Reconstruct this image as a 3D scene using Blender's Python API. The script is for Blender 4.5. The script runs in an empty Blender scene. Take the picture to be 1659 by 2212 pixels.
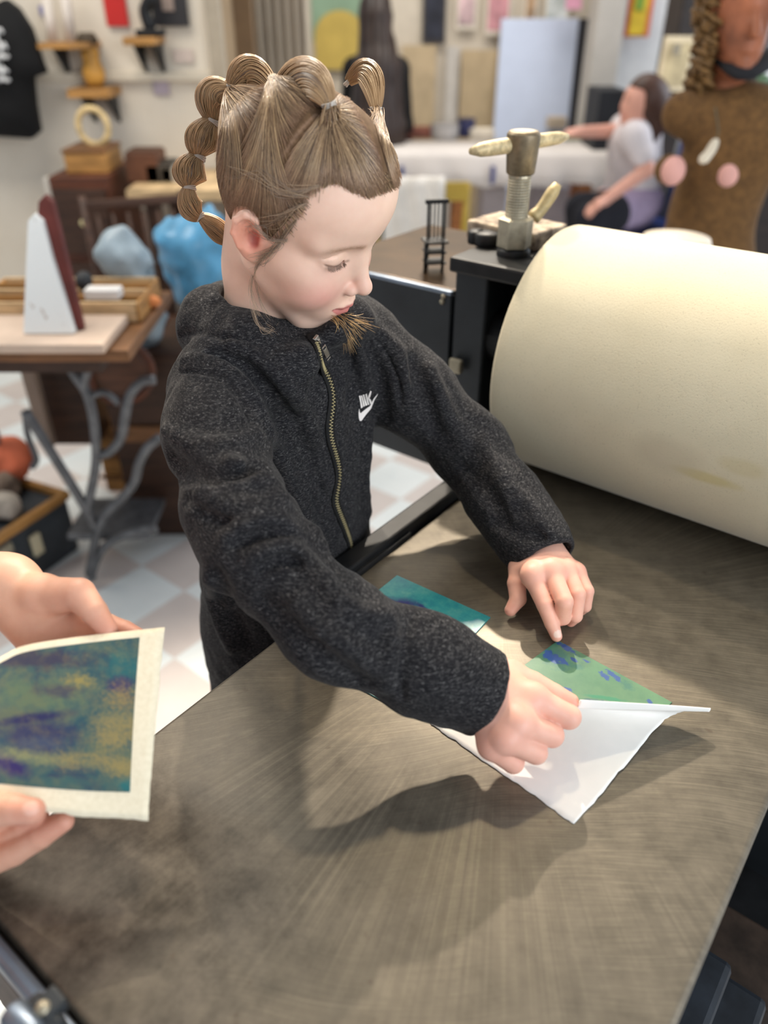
import bpy, bmesh, math, random
import numpy as np
from mathutils import Vector, Matrix
random.seed(7); RNG = np.random.default_rng(7)
PI = math.pi
SC = bpy.context.scene
COL = SC.collection
V3 = lambda *a: np.array(a, float)

# ------------------------------------------------------------------ camera
PITCH = math.radians(33.5); FPX = 1662.0; CX, CY = 829.5, 1106.0
H = 0.59; BEDZ = 0.85
CAM = V3(0, 0, BEDZ + H)
FWD = V3(0, math.cos(PITCH), -math.sin(PITCH)); RGT = V3(1, 0, 0); UPV = V3(0, math.sin(PITCH), math.cos(PITCH))
def ray(x, y): return FWD + (x - CX) / FPX * RGT - (y - CY) / FPX * UPV
def at(x, y, zeta): return CAM + zeta * ray(x, y)           # point seen at a pixel, at a depth
def onz(x, y, z): r = ray(x, y); return CAM + r * ((z - CAM[2]) / r[2])
def ony(x, y, Y): r = ray(x, y); return CAM + r * (Y / r[1])
def proj(P):
    q = np.asarray(P) - CAM; z = q @ FWD
    return CX + FPX * (q @ RGT) / z, CY - FPX * (q @ UPV) / z
cd = bpy.data.cameras.new('camera'); cam = bpy.data.objects.new('camera', cd); COL.objects.link(cam)
cam.location = CAM; cam.rotation_euler = (PI / 2 - PITCH, 0, 0)
cd.sensor_fit = 'VERTICAL'; cd.sensor_height = 34.6; cd.sensor_width = 26; cd.lens = FPX / 2212 * 34.6
cd.clip_start = 0.02
cd.dof.use_dof = True; cd.dof.focus_distance = 0.79; cd.dof.aperture_fstop = 2.4
SC.camera = cam
SC.view_settings.view_transform = 'Standard'; SC.view_settings.look = 'None'
SC.view_settings.gamma = 1.0; SC.view_settings.use_curve_mapping = False

# ------------------------------------------------------------------ materials
def srgb(r, g, b):
    f = lambda c: (c / 255) / 12.92 if c <= 10 else ((c / 255 + .055) / 1.055) ** 2.4
    return (f(r), f(g), f(b), 1)
class NT:
    def __init__(s, name):
        s.m = bpy.data.materials.new(name); s.m.use_nodes = True
        s.t = s.m.node_tree; s.n = s.t.nodes; s.b = s.n['Principled BSDF']; s._co = None
    def new(s, kind, **kw):
        n = s.n.new(kind)
        for k, v in kw.items():
            if k.startswith('i_'):
                n.inputs[k[2:].replace('_', ' ')].default_value = v
            else: setattr(n, k, v)
        return n
    def link(s, a, b): s.t.links.new(a, b)
    def co(s, scale=(1, 1, 1), rot=(0, 0, 0), loc=(0, 0, 0), src='Object'):
        c = s.new('ShaderNodeTexCoord'); mp = s.new('ShaderNodeMapping')
        mp.inputs['Scale'].default_value = scale; mp.inputs['Rotation'].default_value = rot; mp.inputs['Location'].default_value = loc
        s.link(c.outputs[src], mp.inputs['Vector']); return mp.outputs['Vector']
    def noise(s, vec, scale, detail=4, rough=.55, dist=0):
        n = s.new('ShaderNodeTexNoise', i_Scale=scale, i_Detail=detail, i_Roughness=rough, i_Distortion=dist)
        s.link(vec, n.inputs['Vector']); return n.outputs['Fac']
    def ramp(s, fac, stops, interp='LINEAR'):
        r = s.new('ShaderNodeValToRGB'); e = r.color_ramp; e.interpolation = interp
        while len(e.elements) < len(stops): e.elements.new(.5)
        for el, (p, c) in zip(e.elements, stops):
            el.position = p; el.color = c if len(c) == 4 else (*c, 1)
        s.link(fac, r.inputs['Fac']); return r.outputs['Color']
    def mix(s, fac, a, b, mode='MIX'):
        n = s.new('ShaderNodeMix', data_type='RGBA', blend_type=mode)
        for k, v in ((0, fac), (6, a), (7, b)):
            if hasattr(v, 'is_output'): s.link(v, n.inputs[k])
            else: n.inputs[k].default_value = v
        return n.outputs[2]
    def math(s, op, a, b=0.0, clamp=False):
        n = s.new('ShaderNodeMath', operation=op); n.use_clamp = clamp
        for k, v in ((0, a), (1, b)):
            if hasattr(v, 'is_output'): s.link(v, n.inputs[k])
            else: n.inputs[k].default_value = v
        return n.outputs[0]
    def bump(s, h, strength=.3, dist=.001):
        n = s.new('ShaderNodeBump', i_Strength=strength, i_Distance=dist)
        s.link(h, n.inputs['Height']); s.link(n.outputs[0], s.b.inputs['Normal']); return n
    def base(s, c):
        if hasattr(c, 'is_output'): s.link(c, s.b.inputs['Base Color'])
        else: s.b.inputs['Base Color'].default_value = c
    def set(s, **kw):
        for k, v in kw.items():
            i = s.b.inputs[k.replace('_', ' ')]
            if hasattr(v, 'is_output'): s.link(v, i)
            else: i.default_value = v
        return s
def simple(name, c, rough=.6, metal=0, var=.12, scale=12, bump=0, spec=.4, stretch=(1, 1, 1)):
    t = NT(name); v = t.co(stretch)
    n = t.noise(v, scale, 5, .6)
    c = np.array(c[:3]); lo = tuple(np.clip(c * (1 - var * 1.6), 0, 1)); hi = tuple(np.clip(c * (1 + var * 1.6), 0, 1))
    t.base(t.ramp(n, [(.3, lo), (.7, hi)])); t.set(Roughness=rough, Metallic=metal, Specular_IOR_Level=spec)
    if bump: t.bump(n, bump, .003)
    return t.m

# ------------------------------------------------------------------ objects
def link(name, me): o = bpy.data.objects.new(name, me); COL.objects.link(o); return o
def put(o, parent):
    if parent is not None:
        o.parent = parent; o.matrix_parent_inverse = Matrix.Translation(-Vector(parent.location)) if parent.parent is None else Matrix.Identity(4)
def to_mesh(name, verts, faces, smooth=True, sharp=None):
    me = bpy.data.meshes.new(name)
    verts = np.asarray(verts, np.float32).reshape(-1, 3)
    if isinstance(faces, np.ndarray):
        n, k = faces.shape
        me.vertices.add(len(verts)); me.vertices.foreach_set('co', verts.ravel())
        me.loops.add(n * k); me.loops.foreach_set('vertex_index', faces.astype(np.int32).ravel())
        me.polygons.add(n); me.polygons.foreach_set('loop_start', np.arange(0, n * k, k, dtype=np.int32))
        try: me.polygons.foreach_set('loop_total', np.full(n, k, np.int32))
        except Exception: pass
        me.update(calc_edges=True); me.validate()
    else:
        me.from_pydata([tuple(map(float, v)) for v in verts], [], [tuple(f) for f in faces]); me.update()
    me.polygons.foreach_set('use_smooth', np.full(len(me.polygons), smooth, bool))
    return me
def tag(o, label=None, cat=None, group=None, kind=None):
    for k, v in (('label', label), ('category', cat), ('group', group), ('kind', kind)):
        if v: o[k] = v
    return o
def thing(name, loc, label, cat, group=None):
    o = bpy.data.objects.new(name, None); o.empty_display_size = .05; COL.objects.link(o)
    o.location = tuple(map(float, loc)); return tag(o, label, cat, group)
def obj(name, me, mat, parent=None, label=None, cat=None, group=None, kind=None, bevel=0, solid=0, sub=0):
    o = link(name, me)
    if mat is not None: me.materials.append(mat)
    if parent is not None:
        o.parent = parent
        root = parent
        off = Vector((0, 0, 0))
        while root is not None: off = off + Vector(root.location) if root.parent is None else off; root = root.parent
        # every mesh is written in world coordinates; children sit back to the world origin through the inverse
        o.matrix_parent_inverse = Matrix.Translation(-off) if parent.parent is None else Matrix.Identity(4)
    if solid:
        s = o.modifiers.new('solid', 'SOLIDIFY'); s.thickness = solid; s.offset = 0
    if bevel:
        b = o.modifiers.new('bevel', 'BEVEL'); b.width = bevel; b.segments = 2; b.limit_method = 'ANGLE'; b.angle_limit = math.radians(40)
        try: b.harden_normals = False
        except Exception: pass
    if sub:
        s = o.modifiers.new('sub', 'SUBSURF'); s.levels = sub; s.render_levels = sub
    return tag(o, label, cat, group, kind)
def copy_tree(o, parent=None):
    c = o.copy(); COL.objects.link(c)
    if parent is not None: c.parent = parent
    for ch in list(o.children): copy_tree(ch, c)
    return c

class MB:
    """collects shapes, in world coordinates, into ONE mesh"""
    def __init__(s): s.v = []; s.f = []
    def add(s, v, f):
        k = len(s.v); s.v += [tuple(map(float, p)) for p in v]; s.f += [tuple(int(i) + k for i in q) for q in f]; return s
    def box(s, c, size, ax=None):
        ax = np.eye(3) if ax is None else np.asarray(ax, float); c = np.asarray(c, float); h = np.asarray(size, float) / 2
        v = [c + ax[0] * h[0] * i + ax[1] * h[1] * j + ax[2] * h[2] * k for i in (-1, 1) for j in (-1, 1) for k in (-1, 1)]
        return s.add(v, [(0, 1, 3, 2), (4, 6, 7, 5), (0, 4, 5, 1), (2, 3, 7, 6), (0, 2, 6, 4), (1, 5, 7, 3)])
    def bar(s, a, b, w, t, up=(0, 0, 1)):
        a = np.asarray(a, float); b = np.asarray(b, float); d = b - a; L = np.linalg.norm(d); d /= L
        up = np.asarray(up, float)
        if abs(d @ up) > .98: up = V3(1, 0, 0)
        x = np.cross(d, up); x /= np.linalg.norm(x); y = np.cross(x, d)
        return s.box((a + b) / 2, (w, L, t), (x, d, y))
    def tube(s, pts, r, seg=10, cap=True, flat=1.0, closed=False):
        pts = np.asarray(pts, float); n = len(pts); r = np.broadcast_to(np.asarray(r, float), (n,))
        T = np.gradient(pts, axis=0); T /= np.linalg.norm(T, axis=1)[:, None] + 1e-12
        u = np.cross(T[0], (0, 0, 1.)); u = np.cross(T[0], (1., 0, 0)) if np.linalg.norm(u) < .1 else u; u /= np.linalg.norm(u)
        v = []; f = []
        for i in range(n):
            u = u - T[i] * (u @ T[i]); u /= np.linalg.norm(u); w = np.cross(T[i], u)
            for k in range(seg):
                a = 2 * PI * k / seg; v.append(pts[i] + r[i] * (math.cos(a) * u + flat * math.sin(a) * w))
        for i in range(n - 1 + (1 if closed else 0)):
            for k in range(seg):
                j = (i + 1) % n; f.append((i * seg + k, i * seg + (k + 1) % seg, j * seg + (k + 1) % seg, j * seg + k))
        if cap and not closed: f += [tuple(range(seg))[::-1], tuple((n - 1) * seg + k for k in range(seg))]
        return s.add(v, f)
    def cyl(s, a, b, r, seg=24, r2=None):
        return s.tube([a, b], [r, r if r2 is None else r2], seg)
    def lathe(s, prof, c=(0, 0, 0), ax=(0, 0, 1), seg=24):
        """prof: (radius, height) pairs along ax from c"""
        ax = np.asarray(ax, float); ax = ax / np.linalg.norm(ax); c = np.asarray(c, float)
        u = np.cross(ax, (0, 1., 0)); u = np.cross(ax, (1., 0, 0)) if np.linalg.norm(u) < .1 else u; u /= np.linalg.norm(u); w = np.cross(ax, u)
        v = []; f = []
        for r, h in prof:
            for k in range(seg):
                a = 2 * PI * k / seg; v.append(c + ax * h + r * (math.cos(a) * u + math.sin(a) * w))
        for i in range(len(prof) - 1):
            for k in range(seg): f.append((i * seg + k, i * seg + (k + 1) % seg, (i + 1) * seg + (k + 1) % seg, (i + 1) * seg + k))
        f += [tuple(range(seg))[::-1], tuple((len(prof) - 1) * seg + k for k in range(seg))]
        return s.add(v, f)
    def prism(s, outline, dirv):
        """closed outline (3-D points) swept by dirv"""
        o = np.asarray(outline, float); n = len(o); v = np.concatenate([o, o + np.asarray(dirv, float)])
        f = [tuple(range(n))[::-1], tuple(range(n, 2 * n))] + [(i, (i + 1) % n, n + (i + 1) % n, n + i) for i in range(n)]
        return s.add(v, f)
    def grid(s, P):
        P = np.asarray(P, float); a, b = P.shape[:2]
        return s.add(P.reshape(-1, 3), [(i * b + j, (i + 1) * b + j, (i + 1) * b + j + 1, i * b + j + 1) for i in range(a - 1) for j in range(b - 1)])
    def sphere(s, c, r, seg=16, rings=10, ax=None):
        r = np.broadcast_to(np.asarray(r, float), (3,)); ax = np.eye(3) if ax is None else np.asarray(ax, float)
        v = []; f = []
        for i in range(rings + 1):
            t = PI * i / rings
            for k in range(seg):
                p = 2 * PI * k / seg; q = (r[0] * math.sin(t) * math.cos(p), r[1] * math.sin(t) * math.sin(p), r[2] * math.cos(t))
                v.append(np.asarray(c, float) + q[0] * ax[0] + q[1] * ax[1] + q[2] * ax[2])
        for i in range(rings):
            for k in range(seg): f.append((i * seg + k, (i + 1) * seg + k, (i + 1) * seg + (k + 1) % seg, i * seg + (k + 1) % seg))
        return s.add(v, f)
    def build(s, name, mat, parent=None, smooth=False, **kw):
        me = to_mesh(name, s.v, s.f, smooth)
        bm = bmesh.new(); bm.from_mesh(me); bmesh.ops.remove_doubles(bm, verts=bm.verts, dist=1e-6)
        bmesh.ops.recalc_face_normals(bm, faces=bm.faces); bm.to_mesh(me); bm.free()
        return obj(name, me, mat, parent, **kw)
def spline(pts, n):
    """Catmull-Rom through points (any dimension)"""
    P = np.asarray(pts, float); P = np.vstack([2 * P[0] - P[1], P, 2 * P[-1] - P[-2]])
    t = np.linspace(0, len(P) - 3 - 1e-6, n); i = t.astype(int); u = (t - i)[:, None]
    a, b, c, d = P[i], P[i + 1], P[i + 2], P[i + 3]
    return .5 * (2 * b + (c - a) * u + (2 * a - 5 * b + 4 * c - d) * u ** 2 + (3 * b - a - 3 * c + d) * u ** 3)

# ------------------------------------------------------------------ solid modelling with distance fields
def smin(a, b, k): h = np.maximum(k - np.abs(a - b), 0) / k; return np.minimum(a, b) - h * h * k * .25
def smax(a, b, k): return -smin(-a, -b, k)
def sd_cone(P, a, b, ra, rb):
    a = np.asarray(a, float); b = np.asarray(b, float); ba = b - a; L = ba @ ba
    if L < 1e-12: return np.linalg.norm(P - a, axis=-1) - ra
    t = np.clip(((P - a) @ ba) / L, 0, 1)
    return np.linalg.norm(P - a - t[:, None] * ba, axis=-1) - (ra + (rb - ra) * t)
def sd_chain(P, pts, rad, k=.004):
    d = None
    for i in range(len(pts) - 1):
        e = sd_cone(P, pts[i], pts[i + 1], rad[i], rad[i + 1]); d = e if d is None else smin(d, e, k)
    return d
def sd_ell(P, c, r, ax=None):
    q = P - np.asarray(c, float)
    if ax is not None: q = q @ np.asarray(ax, float).T
    r = np.asarray(r, float); k0 = np.linalg.norm(q / r, axis=-1); k1 = np.linalg.norm(q / (r * r), axis=-1)
    return np.where(k1 > 1e-9, k0 * (k0 - 1) / np.maximum(k1, 1e-9), -r.min())
def sd_box(P, c, h, ax=None, r=0):
    q = P - np.asarray(c, float)
    if ax is not None: q = q @ np.asarray(ax, float).T
    q = np.abs(q) - (np.asarray(h, float) - r)
    return np.linalg.norm(np.maximum(q, 0), axis=-1) + np.minimum(q.max(-1), 0) - r
def sd_flatchain(P, pts, rad, nrm, flat, k=.01):
    """chain whose cross-section is squashed along nrm"""
    return sd_chain(P, pts, rad, k)
def polygonize(fn, lo, hi, vox, slack=.5):
    lo = np.asarray(lo, float); B = 8
    nb = np.ceil((np.asarray(hi, float) - lo) / (vox * B)).astype(int)
    A = np.full(nb * B + 1, 1.0, np.float32)
    bi = np.stack(np.meshgrid(*[np.arange(k) for k in nb], indexing='ij'), -1).reshape(-1, 3)
    cen = lo + (bi + .5) * B * vox
    d = fn(cen); half = B * vox * .5 * 1.7321
    near = np.abs(d) < half * (1 + slack)
    loc = np.stack(np.meshgrid(*[np.arange(B + 1)] * 3, indexing='ij'), -1).reshape(-1, 3)
    for b_, dd in zip(bi[~near], d[~near]):
        if dd < 0: A[b_[0] * B:b_[0] * B + B + 1, b_[1] * B:b_[1] * B + B + 1, b_[2] * B:b_[2] * B + B + 1] = -1
    nbk = bi[near]
    for c0 in range(0, len(nbk), 400):
        ch = nbk[c0:c0 + 400]; idx = (ch[:, None, :] * B + loc[None]).reshape(-1, 3)
        A[idx[:, 0], idx[:, 1], idx[:, 2]] = fn(lo + idx * vox)
    S = A < 0
    c8 = S[:-1, :-1, :-1].astype(np.int8)
    tot = np.zeros(c8.shape, np.int8)
    for i in (0, 1):
        for j in (0, 1):
            for k in (0, 1): tot += S[i:i + c8.shape[0], j:j + c8.shape[1], k:k + c8.shape[2]]
    act = (tot > 0) & (tot < 8); ci = np.argwhere(act)
    vid = np.full(c8.shape, -1, np.int32); vid[act] = np.arange(len(ci))
    acc = np.zeros((len(ci), 3)); cnt = np.zeros(len(ci))
    cor = [(i, j, k) for i in (0, 1) for j in (0, 1) for k in (0, 1)]
    val = {c: A[ci[:, 0] + c[0], ci[:, 1] + c[1], ci[:, 2] + c[2]].astype(float) for c in cor}
    for a in cor:
        for axis in range(3):
            if a[axis] == 0:
                b = list(a); b[axis] = 1; b = tuple(b); va, vb = val[a], val[b]
                m = (va < 0) != (vb < 0); t = np.where(m, va / np.where(m, va - vb, 1), 0)
                p = np.tile(np.array(a, float), (len(ci), 1)); p[:, axis] += t
                acc[m] += p[m]; cnt[m] += 1
    verts = lo + (ci + acc / cnt[:, None]) * vox
    faces = []
    for axis in range(3):
        u, v = [(1, 2), (2, 0), (0, 1)][axis]
        s0 = np.take(S, np.arange(S.shape[axis] - 1), axis); s1 = np.take(S, np.arange(1, S.shape[axis]), axis)
        e = np.argwhere(s0 != s1); flip = s0[e[:, 0], e[:, 1], e[:, 2]]
        ok = (e[:, u] > 0) & (e[:, v] > 0) & (e[:, u] < S.shape[u] - 1) & (e[:, v] < S.shape[v] - 1); e = e[ok]; flip = flip[ok]
        q = []
        for du, dv in ((-1, -1), (0, -1), (0, 0), (-1, 0)):
            c = e.copy(); c[:, u] += du; c[:, v] += dv; q.append(vid[c[:, 0], c[:, 1], c[:, 2]])
        q = np.stack(q, 1); q[~flip] = q[~flip][:, ::-1]; faces.append(q)
    faces = np.concatenate(faces); faces = faces[(faces >= 0).all(1)]
    return verts, faces
def march(fn, px, py, z0=.2, z1=1.6, it=60):
    """where camera-pixel rays meet a distance field"""
    px = np.atleast_1d(np.asarray(px, float)); py = np.atleast_1d(np.asarray(py, float))
    D = FWD + ((px - CX) / FPX)[:, None] * RGT - ((py - CY) / FPX)[:, None] * UPV; D /= np.linalg.norm(D, axis=1)[:, None]
    t = np.full(len(px), z0)
    for _ in range(it):
        t = np.minimum(t + np.clip(fn(CAM + t[:, None] * D), -.02, .2) * .9, z1)
    return CAM + t[:, None] * D
def grad(fn, P, e=5e-4):
    g = np.stack([fn(P + np.eye(3)[i] * e) - fn(P - np.eye(3)[i] * e) for i in range(3)], -1)
    return g / (np.linalg.norm(g, axis=-1)[:, None] + 1e-12)
def vnoise(P, seed=0):
    """smooth value noise in [-1,1]"""
    P = np.asarray(P, float); i = np.floor(P).astype(np.int64); f = P - i; f = f * f * (3 - 2 * f)
    def h(ix, iy, iz):
        n = (ix * 374761393 + iy * 668265263 + iz * 2147483647 + seed * 144665) & 0xffffffff
        n = ((n ^ (n >> 13)) * 1274126177) & 0xffffffff; n = (n ^ (n >> 16)) & 0xffff
        return n / 32767.5 - 1
    r = 0
    for a in (0, 1):
        for b in (0, 1):
            for c in (0, 1):
                w = (f[..., 0] if a else 1 - f[..., 0]) * (f[..., 1] if b else 1 - f[..., 1]) * (f[..., 2] if c else 1 - f[..., 2])
                r = r + w * h(i[..., 0] + a, i[..., 1] + b, i[..., 2] + c)
    return r
def paint(me, fn, name='tint'):
    """per-point colour of the thing itself"""
    n = len(me.vertices); co = np.empty(n * 3, np.float32); me.vertices.foreach_get('co', co)
    c = fn(co.reshape(-1, 3).astype(float)); c = np.c_[c, np.ones(n)].astype(np.float32)
    a = me.color_attributes.new(name, 'FLOAT_COLOR', 'POINT'); a.data.foreach_set('color', c.ravel())
DV = V3(.615, .788, 0); DV /= np.linalg.norm(DV); NV = V3(DV[1], -DV[0], 0)   # along the press bed, across it
ZV = V3(0, 0, 1)
def ond(x, y, d): r = ray(x, y); return CAM + r * (d / (r @ DV))
def onn(x, y, n): r = ray(x, y); return CAM + r * (n / (r @ NV))
def dn(d, n, z): return DV * d + NV * n + ZV * z
WORLD_STRENGTH = .54
EXPOSURE = 0.02
# ------------------------------------------------------------------ light and air
w = bpy.data.worlds.new('daylight'); SC.world = w; w.use_nodes = True
bg = w.node_tree.nodes['Background']; bg.inputs[0].default_value = (.90, .95, 1.0, 1); bg.inputs[1].default_value = WORLD_STRENGTH
SC.view_settings.exposure = EXPOSURE
def lamp(name, kind, loc, energy, color, target=None, **kw):
    l = bpy.data.lights.new(name, kind); l.energy = energy; l.color = color
    for k, v in kw.items(): setattr(l, k, v)
    o = bpy.data.objects.new(name, l); COL.objects.link(o); o.location = tuple(loc)
    if target is not None:
        o.rotation_euler = (Vector(tuple(target)) - Vector(tuple(loc))).to_track_quat('-Z', 'Y').to_euler()
    return o
lamp('ceiling_spot', 'SPOT', (.22, 2.55, 2.75), 290, (1, .88, .73), (.05, .5, .85), spot_size=1.1, spot_blend=.4, shadow_soft_size=.03)
lamp('ceiling_spot', 'SPOT', (-.45, 2.3, 2.75), 120, (1, .87, .70), (.05, .45, .85), spot_size=1.1, spot_blend=.4, shadow_soft_size=.03)
lamp('ceiling_spot', 'SPOT', (.12, 1.15, 2.75), 34, (1, .82, .56), (.05, .35, .85), spot_size=1.3, spot_blend=.6, shadow_soft_size=.05)
lamp('ceiling_spot', 'SPOT', (1.0, 1.9, 2.75), 24, (1, .82, .56), (.3, .8, 1.0), spot_size=1.2, spot_blend=.5, shadow_soft_size=.05)
# the shop window behind and to the right of the photographer
lamp('window_light', 'AREA', (2.4, -1.6, 2.0), 88, (.90, .95, 1), (-.1, .8, 1.1), shape='RECTANGLE', size=2.2, size_y=1.8)
# ceiling fills added to brighten the room behind; window light from the right
lamp('background_fill', 'AREA', (-1.4, 2.1, 2.95), 42, (1, .93, .82), (-1.4, 2.5, 0), shape='RECTANGLE', size=1.6, size_y=1.0)
lamp('background_fill', 'AREA', (.2, 4.2, 3.0), 52, (1, .94, .85), (.2, 4.6, 0), shape='RECTANGLE', size=2.4, size_y=1.0)
lamp('window_light', 'AREA', (3.1, 4.0, 1.9), 60, (.82, .90, 1), (.6, 5.6, 1.0), shape='RECTANGLE', size=1.6, size_y=1.6)

# ------------------------------------------------------------------ floor
t = NT('floor_tiles'); v = t.co(rot=(0, 0, -math.atan2(DV[1], DV[0])), src='Object')
A0 = V3(-.742, 1.877, 0); T = .198
c = t.new('ShaderNodeTexChecker', i_Scale=1 / T); mp = t.co((1, 1, 1), (0, 0, 0))
mpn = mp.node; mpn.vector_type = 'POINT'
ang = math.atan2(DV[1], DV[0])
mpn.inputs['Rotation'].default_value = (0, 0, -ang)
ca, sa = math.cos(-ang), math.sin(-ang)
mpn.inputs['Location'].default_value = (-(A0[0] * ca - A0[1] * sa), -(A0[0] * sa + A0[1] * ca), .01)
t.link(mp, c.inputs['Vector'])
n1 = t.noise(t.co(), 6, 4); n2 = t.noise(t.co(), 60, 3)
wht = t.ramp(n1, [(.3, srgb(226, 234, 236)), (.7, srgb(240, 245, 246))]); pnk = t.ramp(n1, [(.3, srgb(210, 200, 196)), (.7, srgb(222, 213, 209))])
t.base(t.mix(c.outputs['Fac'], wht, pnk)); t.set(Roughness=.35)
t.bump(n2, .05, .002); M_FLOOR = t.m
f = MB().box((0.5, 2.9, -.025), (7.4, 7.4, .05)).build('floor', M_FLOOR, kind='structure')

# ------------------------------------------------------------------ materials of the press
t = NT('worn_steel_plate'); v = t.co()
dnv = t.co((1, 1, 1), (0, 0, -ang))
# brushed swirls: streaks that turn around a few centres
wv = t.new('ShaderNodeTexNoise', i_Scale=2.2, i_Detail=2.0); t.link(v, wv.inputs['Vector'])
off = t.new('ShaderNodeVectorMath', operation='MULTIPLY_ADD'); t.link(wv.outputs['Color'], off.inputs[0]); off.inputs[1].default_value = (.16, .16, 0); t.link(v, off.inputs[2])
def streak(rot, sc, loc=(0, 0, 0)):
    m = t.new('ShaderNodeMapping'); m.inputs['Rotation'].default_value = (0, 0, rot); m.inputs['Scale'].default_value = sc; m.inputs['Location'].default_value = loc
    t.link(off.outputs[0], m.inputs['Vector']); return t.noise(m.outputs['Vector'], 1, 4, .6)
s1 = streak(math.radians(-8), (16, 760, 1)); s2 = streak(math.radians(62), (14, 700, 1))
def swirl(cx, cy, freq):
    m = t.new('ShaderNodeMapping'); m.inputs['Location'].default_value = (-cx, -cy, 0); t.link(v, m.inputs['Vector'])
    sep = t.new('ShaderNodeSeparateXYZ'); t.link(m.outputs[0], sep.inputs[0])
    at2 = t.math('ARCTAN2', sep.outputs[1], sep.outputs[0])
    ln = t.new('ShaderNodeVectorMath', operation='LENGTH'); t.link(m.outputs[0], ln.inputs[0])
    cmb = t.new('ShaderNodeCombineXYZ'); t.link(t.math('MULTIPLY', at2, freq), cmb.inputs[0]); t.link(t.math('MULTIPLY', ln.outputs['Value'], 5), cmb.inputs[1])
    return t.noise(cmb.outputs[0], 1, 3, .6)
s3 = swirl(*onz(1085, 1330, BEDZ)[:2], 95)
selA = t.ramp(t.noise(v, 3.0, 2), [(.42, (0, 0, 0)), (.58, (1, 1, 1))]); selB = t.ramp(t.noise(t.co(loc=(3, 1, 0)), 2.6, 2), [(.45, (0, 0, 0)), (.6, (1, 1, 1))])
st = t.mix(selB, t.mix(selA, s1, s2), s3)
blot = t.noise(t.co(loc=(5, 5, 0)), 7, 6, .65); fine = t.noise(v, 38, 5, .7)
sp = t.noise(t.co(loc=(9, 2, 0)), 46, 2, .5)
colr = t.ramp(blot, [(.25, srgb(80, 75, 67)), (.5, srgb(112, 104, 92)), (.75, srgb(134, 125, 109))])
colr = t.mix(.55, colr, t.ramp(st, [(.25, srgb(64, 58, 50)), (.5, srgb(108, 100, 86)), (.78, srgb(170, 160, 139))]), 'MIX')
# oil stain in the near left corner, rusty specks
stc = onz(90, 1960, BEDZ); mpst = t.co(loc=(-stc[0], -stc[1], -BEDZ)); ln = t.new('ShaderNodeVectorMath', operation='LENGTH'); t.link(mpst, ln.inputs[0])
g = t.math('SUBTRACT', t.math('ADD', ln.outputs['Value'], t.math('MULTIPLY', t.math('SUBTRACT', blot, .5), .55)), 0.10)
stain = t.ramp(g, [(.0, (1, 1, 1)), (.14, (0, 0, 0))])
colr = t.mix(t.math('MULTIPLY', stain, .75), colr, t.ramp(fine, [(.35, srgb(44, 38, 34)), (.65, srgb(104, 96, 88))]))
grime = t.ramp(t.noise(t.co(loc=(1, 8, 0)), 11, 7, .72), [(.50, (0, 0, 0)), (.70, (1, 1, 1))]); colr = t.mix(t.math('MULTIPLY', grime, .45), colr, srgb(66, 60, 54))
scr = t.ramp(streak(math.radians(28), (3, 260, 1), (2, 5, 0)), [(.735, (0, 0, 0)), (.75, (1, 1, 1))]); colr = t.mix(t.math('MULTIPLY', scr, .35), colr, srgb(196, 186, 164))
spk = t.ramp(sp, [(.72, (0, 0, 0)), (.79, (1, 1, 1))]); colr = t.mix(t.math('MULTIPLY', spk, .7), colr, srgb(70, 52, 40))
colr = t.mix(.35, colr, t.ramp(fine, [(.3, srgb(80, 75, 66)), (.7, srgb(134, 126, 111))]), 'MIX')
t.base(colr); t.set(Metallic=.45, Roughness=t.math('ADD', t.math('MULTIPLY', fine, .22), .33), Specular_IOR_Level=.5)
t.bump(st, .10, .0006); M_BED = t.m
M_BLACK = simple('black_iron', srgb(24, 25, 27), .5, .2, .3, 30, .15)
M_PANEL = simple('dark_grey_painted_steel', srgb(46, 50, 54), .42, .3, .18, 9, .1)
M_EDGE = simple('bare_steel_edge', srgb(118, 130, 146), .35, .7, .15, 20)
M_WARMTOP = simple('brown_oiled_plate', srgb(64, 48, 32), .30, .4, .35, 8, .1)
M_ZINC = simple('galvanised_steel', srgb(168, 160, 140), .42, .55, .16, 60, .2)
M_BRASSY = simple('worn_head_casting', srgb(122, 110, 90), .45, .6, .25, 50, .3)
M_OLDPAINT = simple('old_blue_black_paint', srgb(38, 44, 52), .5, .1, .35, 14, .3)

press = thing('etching_press', dn(.5, -.25, 0), 'large iron etching press with a scratched flat steel bed', 'printing press')
# bed: slab with a rolled edge
bn0, bn1, bd0, bd1 = -.825 * H, .0125 * H, .068, 1.62
bed = MB(); bed.box(dn((bd0 + bd1) / 2, (bn0 + bn1) / 2, BEDZ - .014), (bd1 - bd0, bn1 - bn0, .028), (DV, NV, ZV))
bedo = bed.build('bed', M_BED, press, smooth=True, bevel=.006)
bedo.modifiers['bevel'].segments = 3
# fixed rail beside the bed, on the girl's side
MB().box(dn(1.07, -.503, BEDZ - .03), (1.10, .028, .092), (DV, NV, ZV)).build('side_rail', M_BLACK, press, bevel=.003)
MB().box(dn(.60, -.489, BEDZ + .0005), (.16, .010, .012), (DV, NV, ZV)).build('bearing_strip', M_BLACK, press, bevel=.002)
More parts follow.
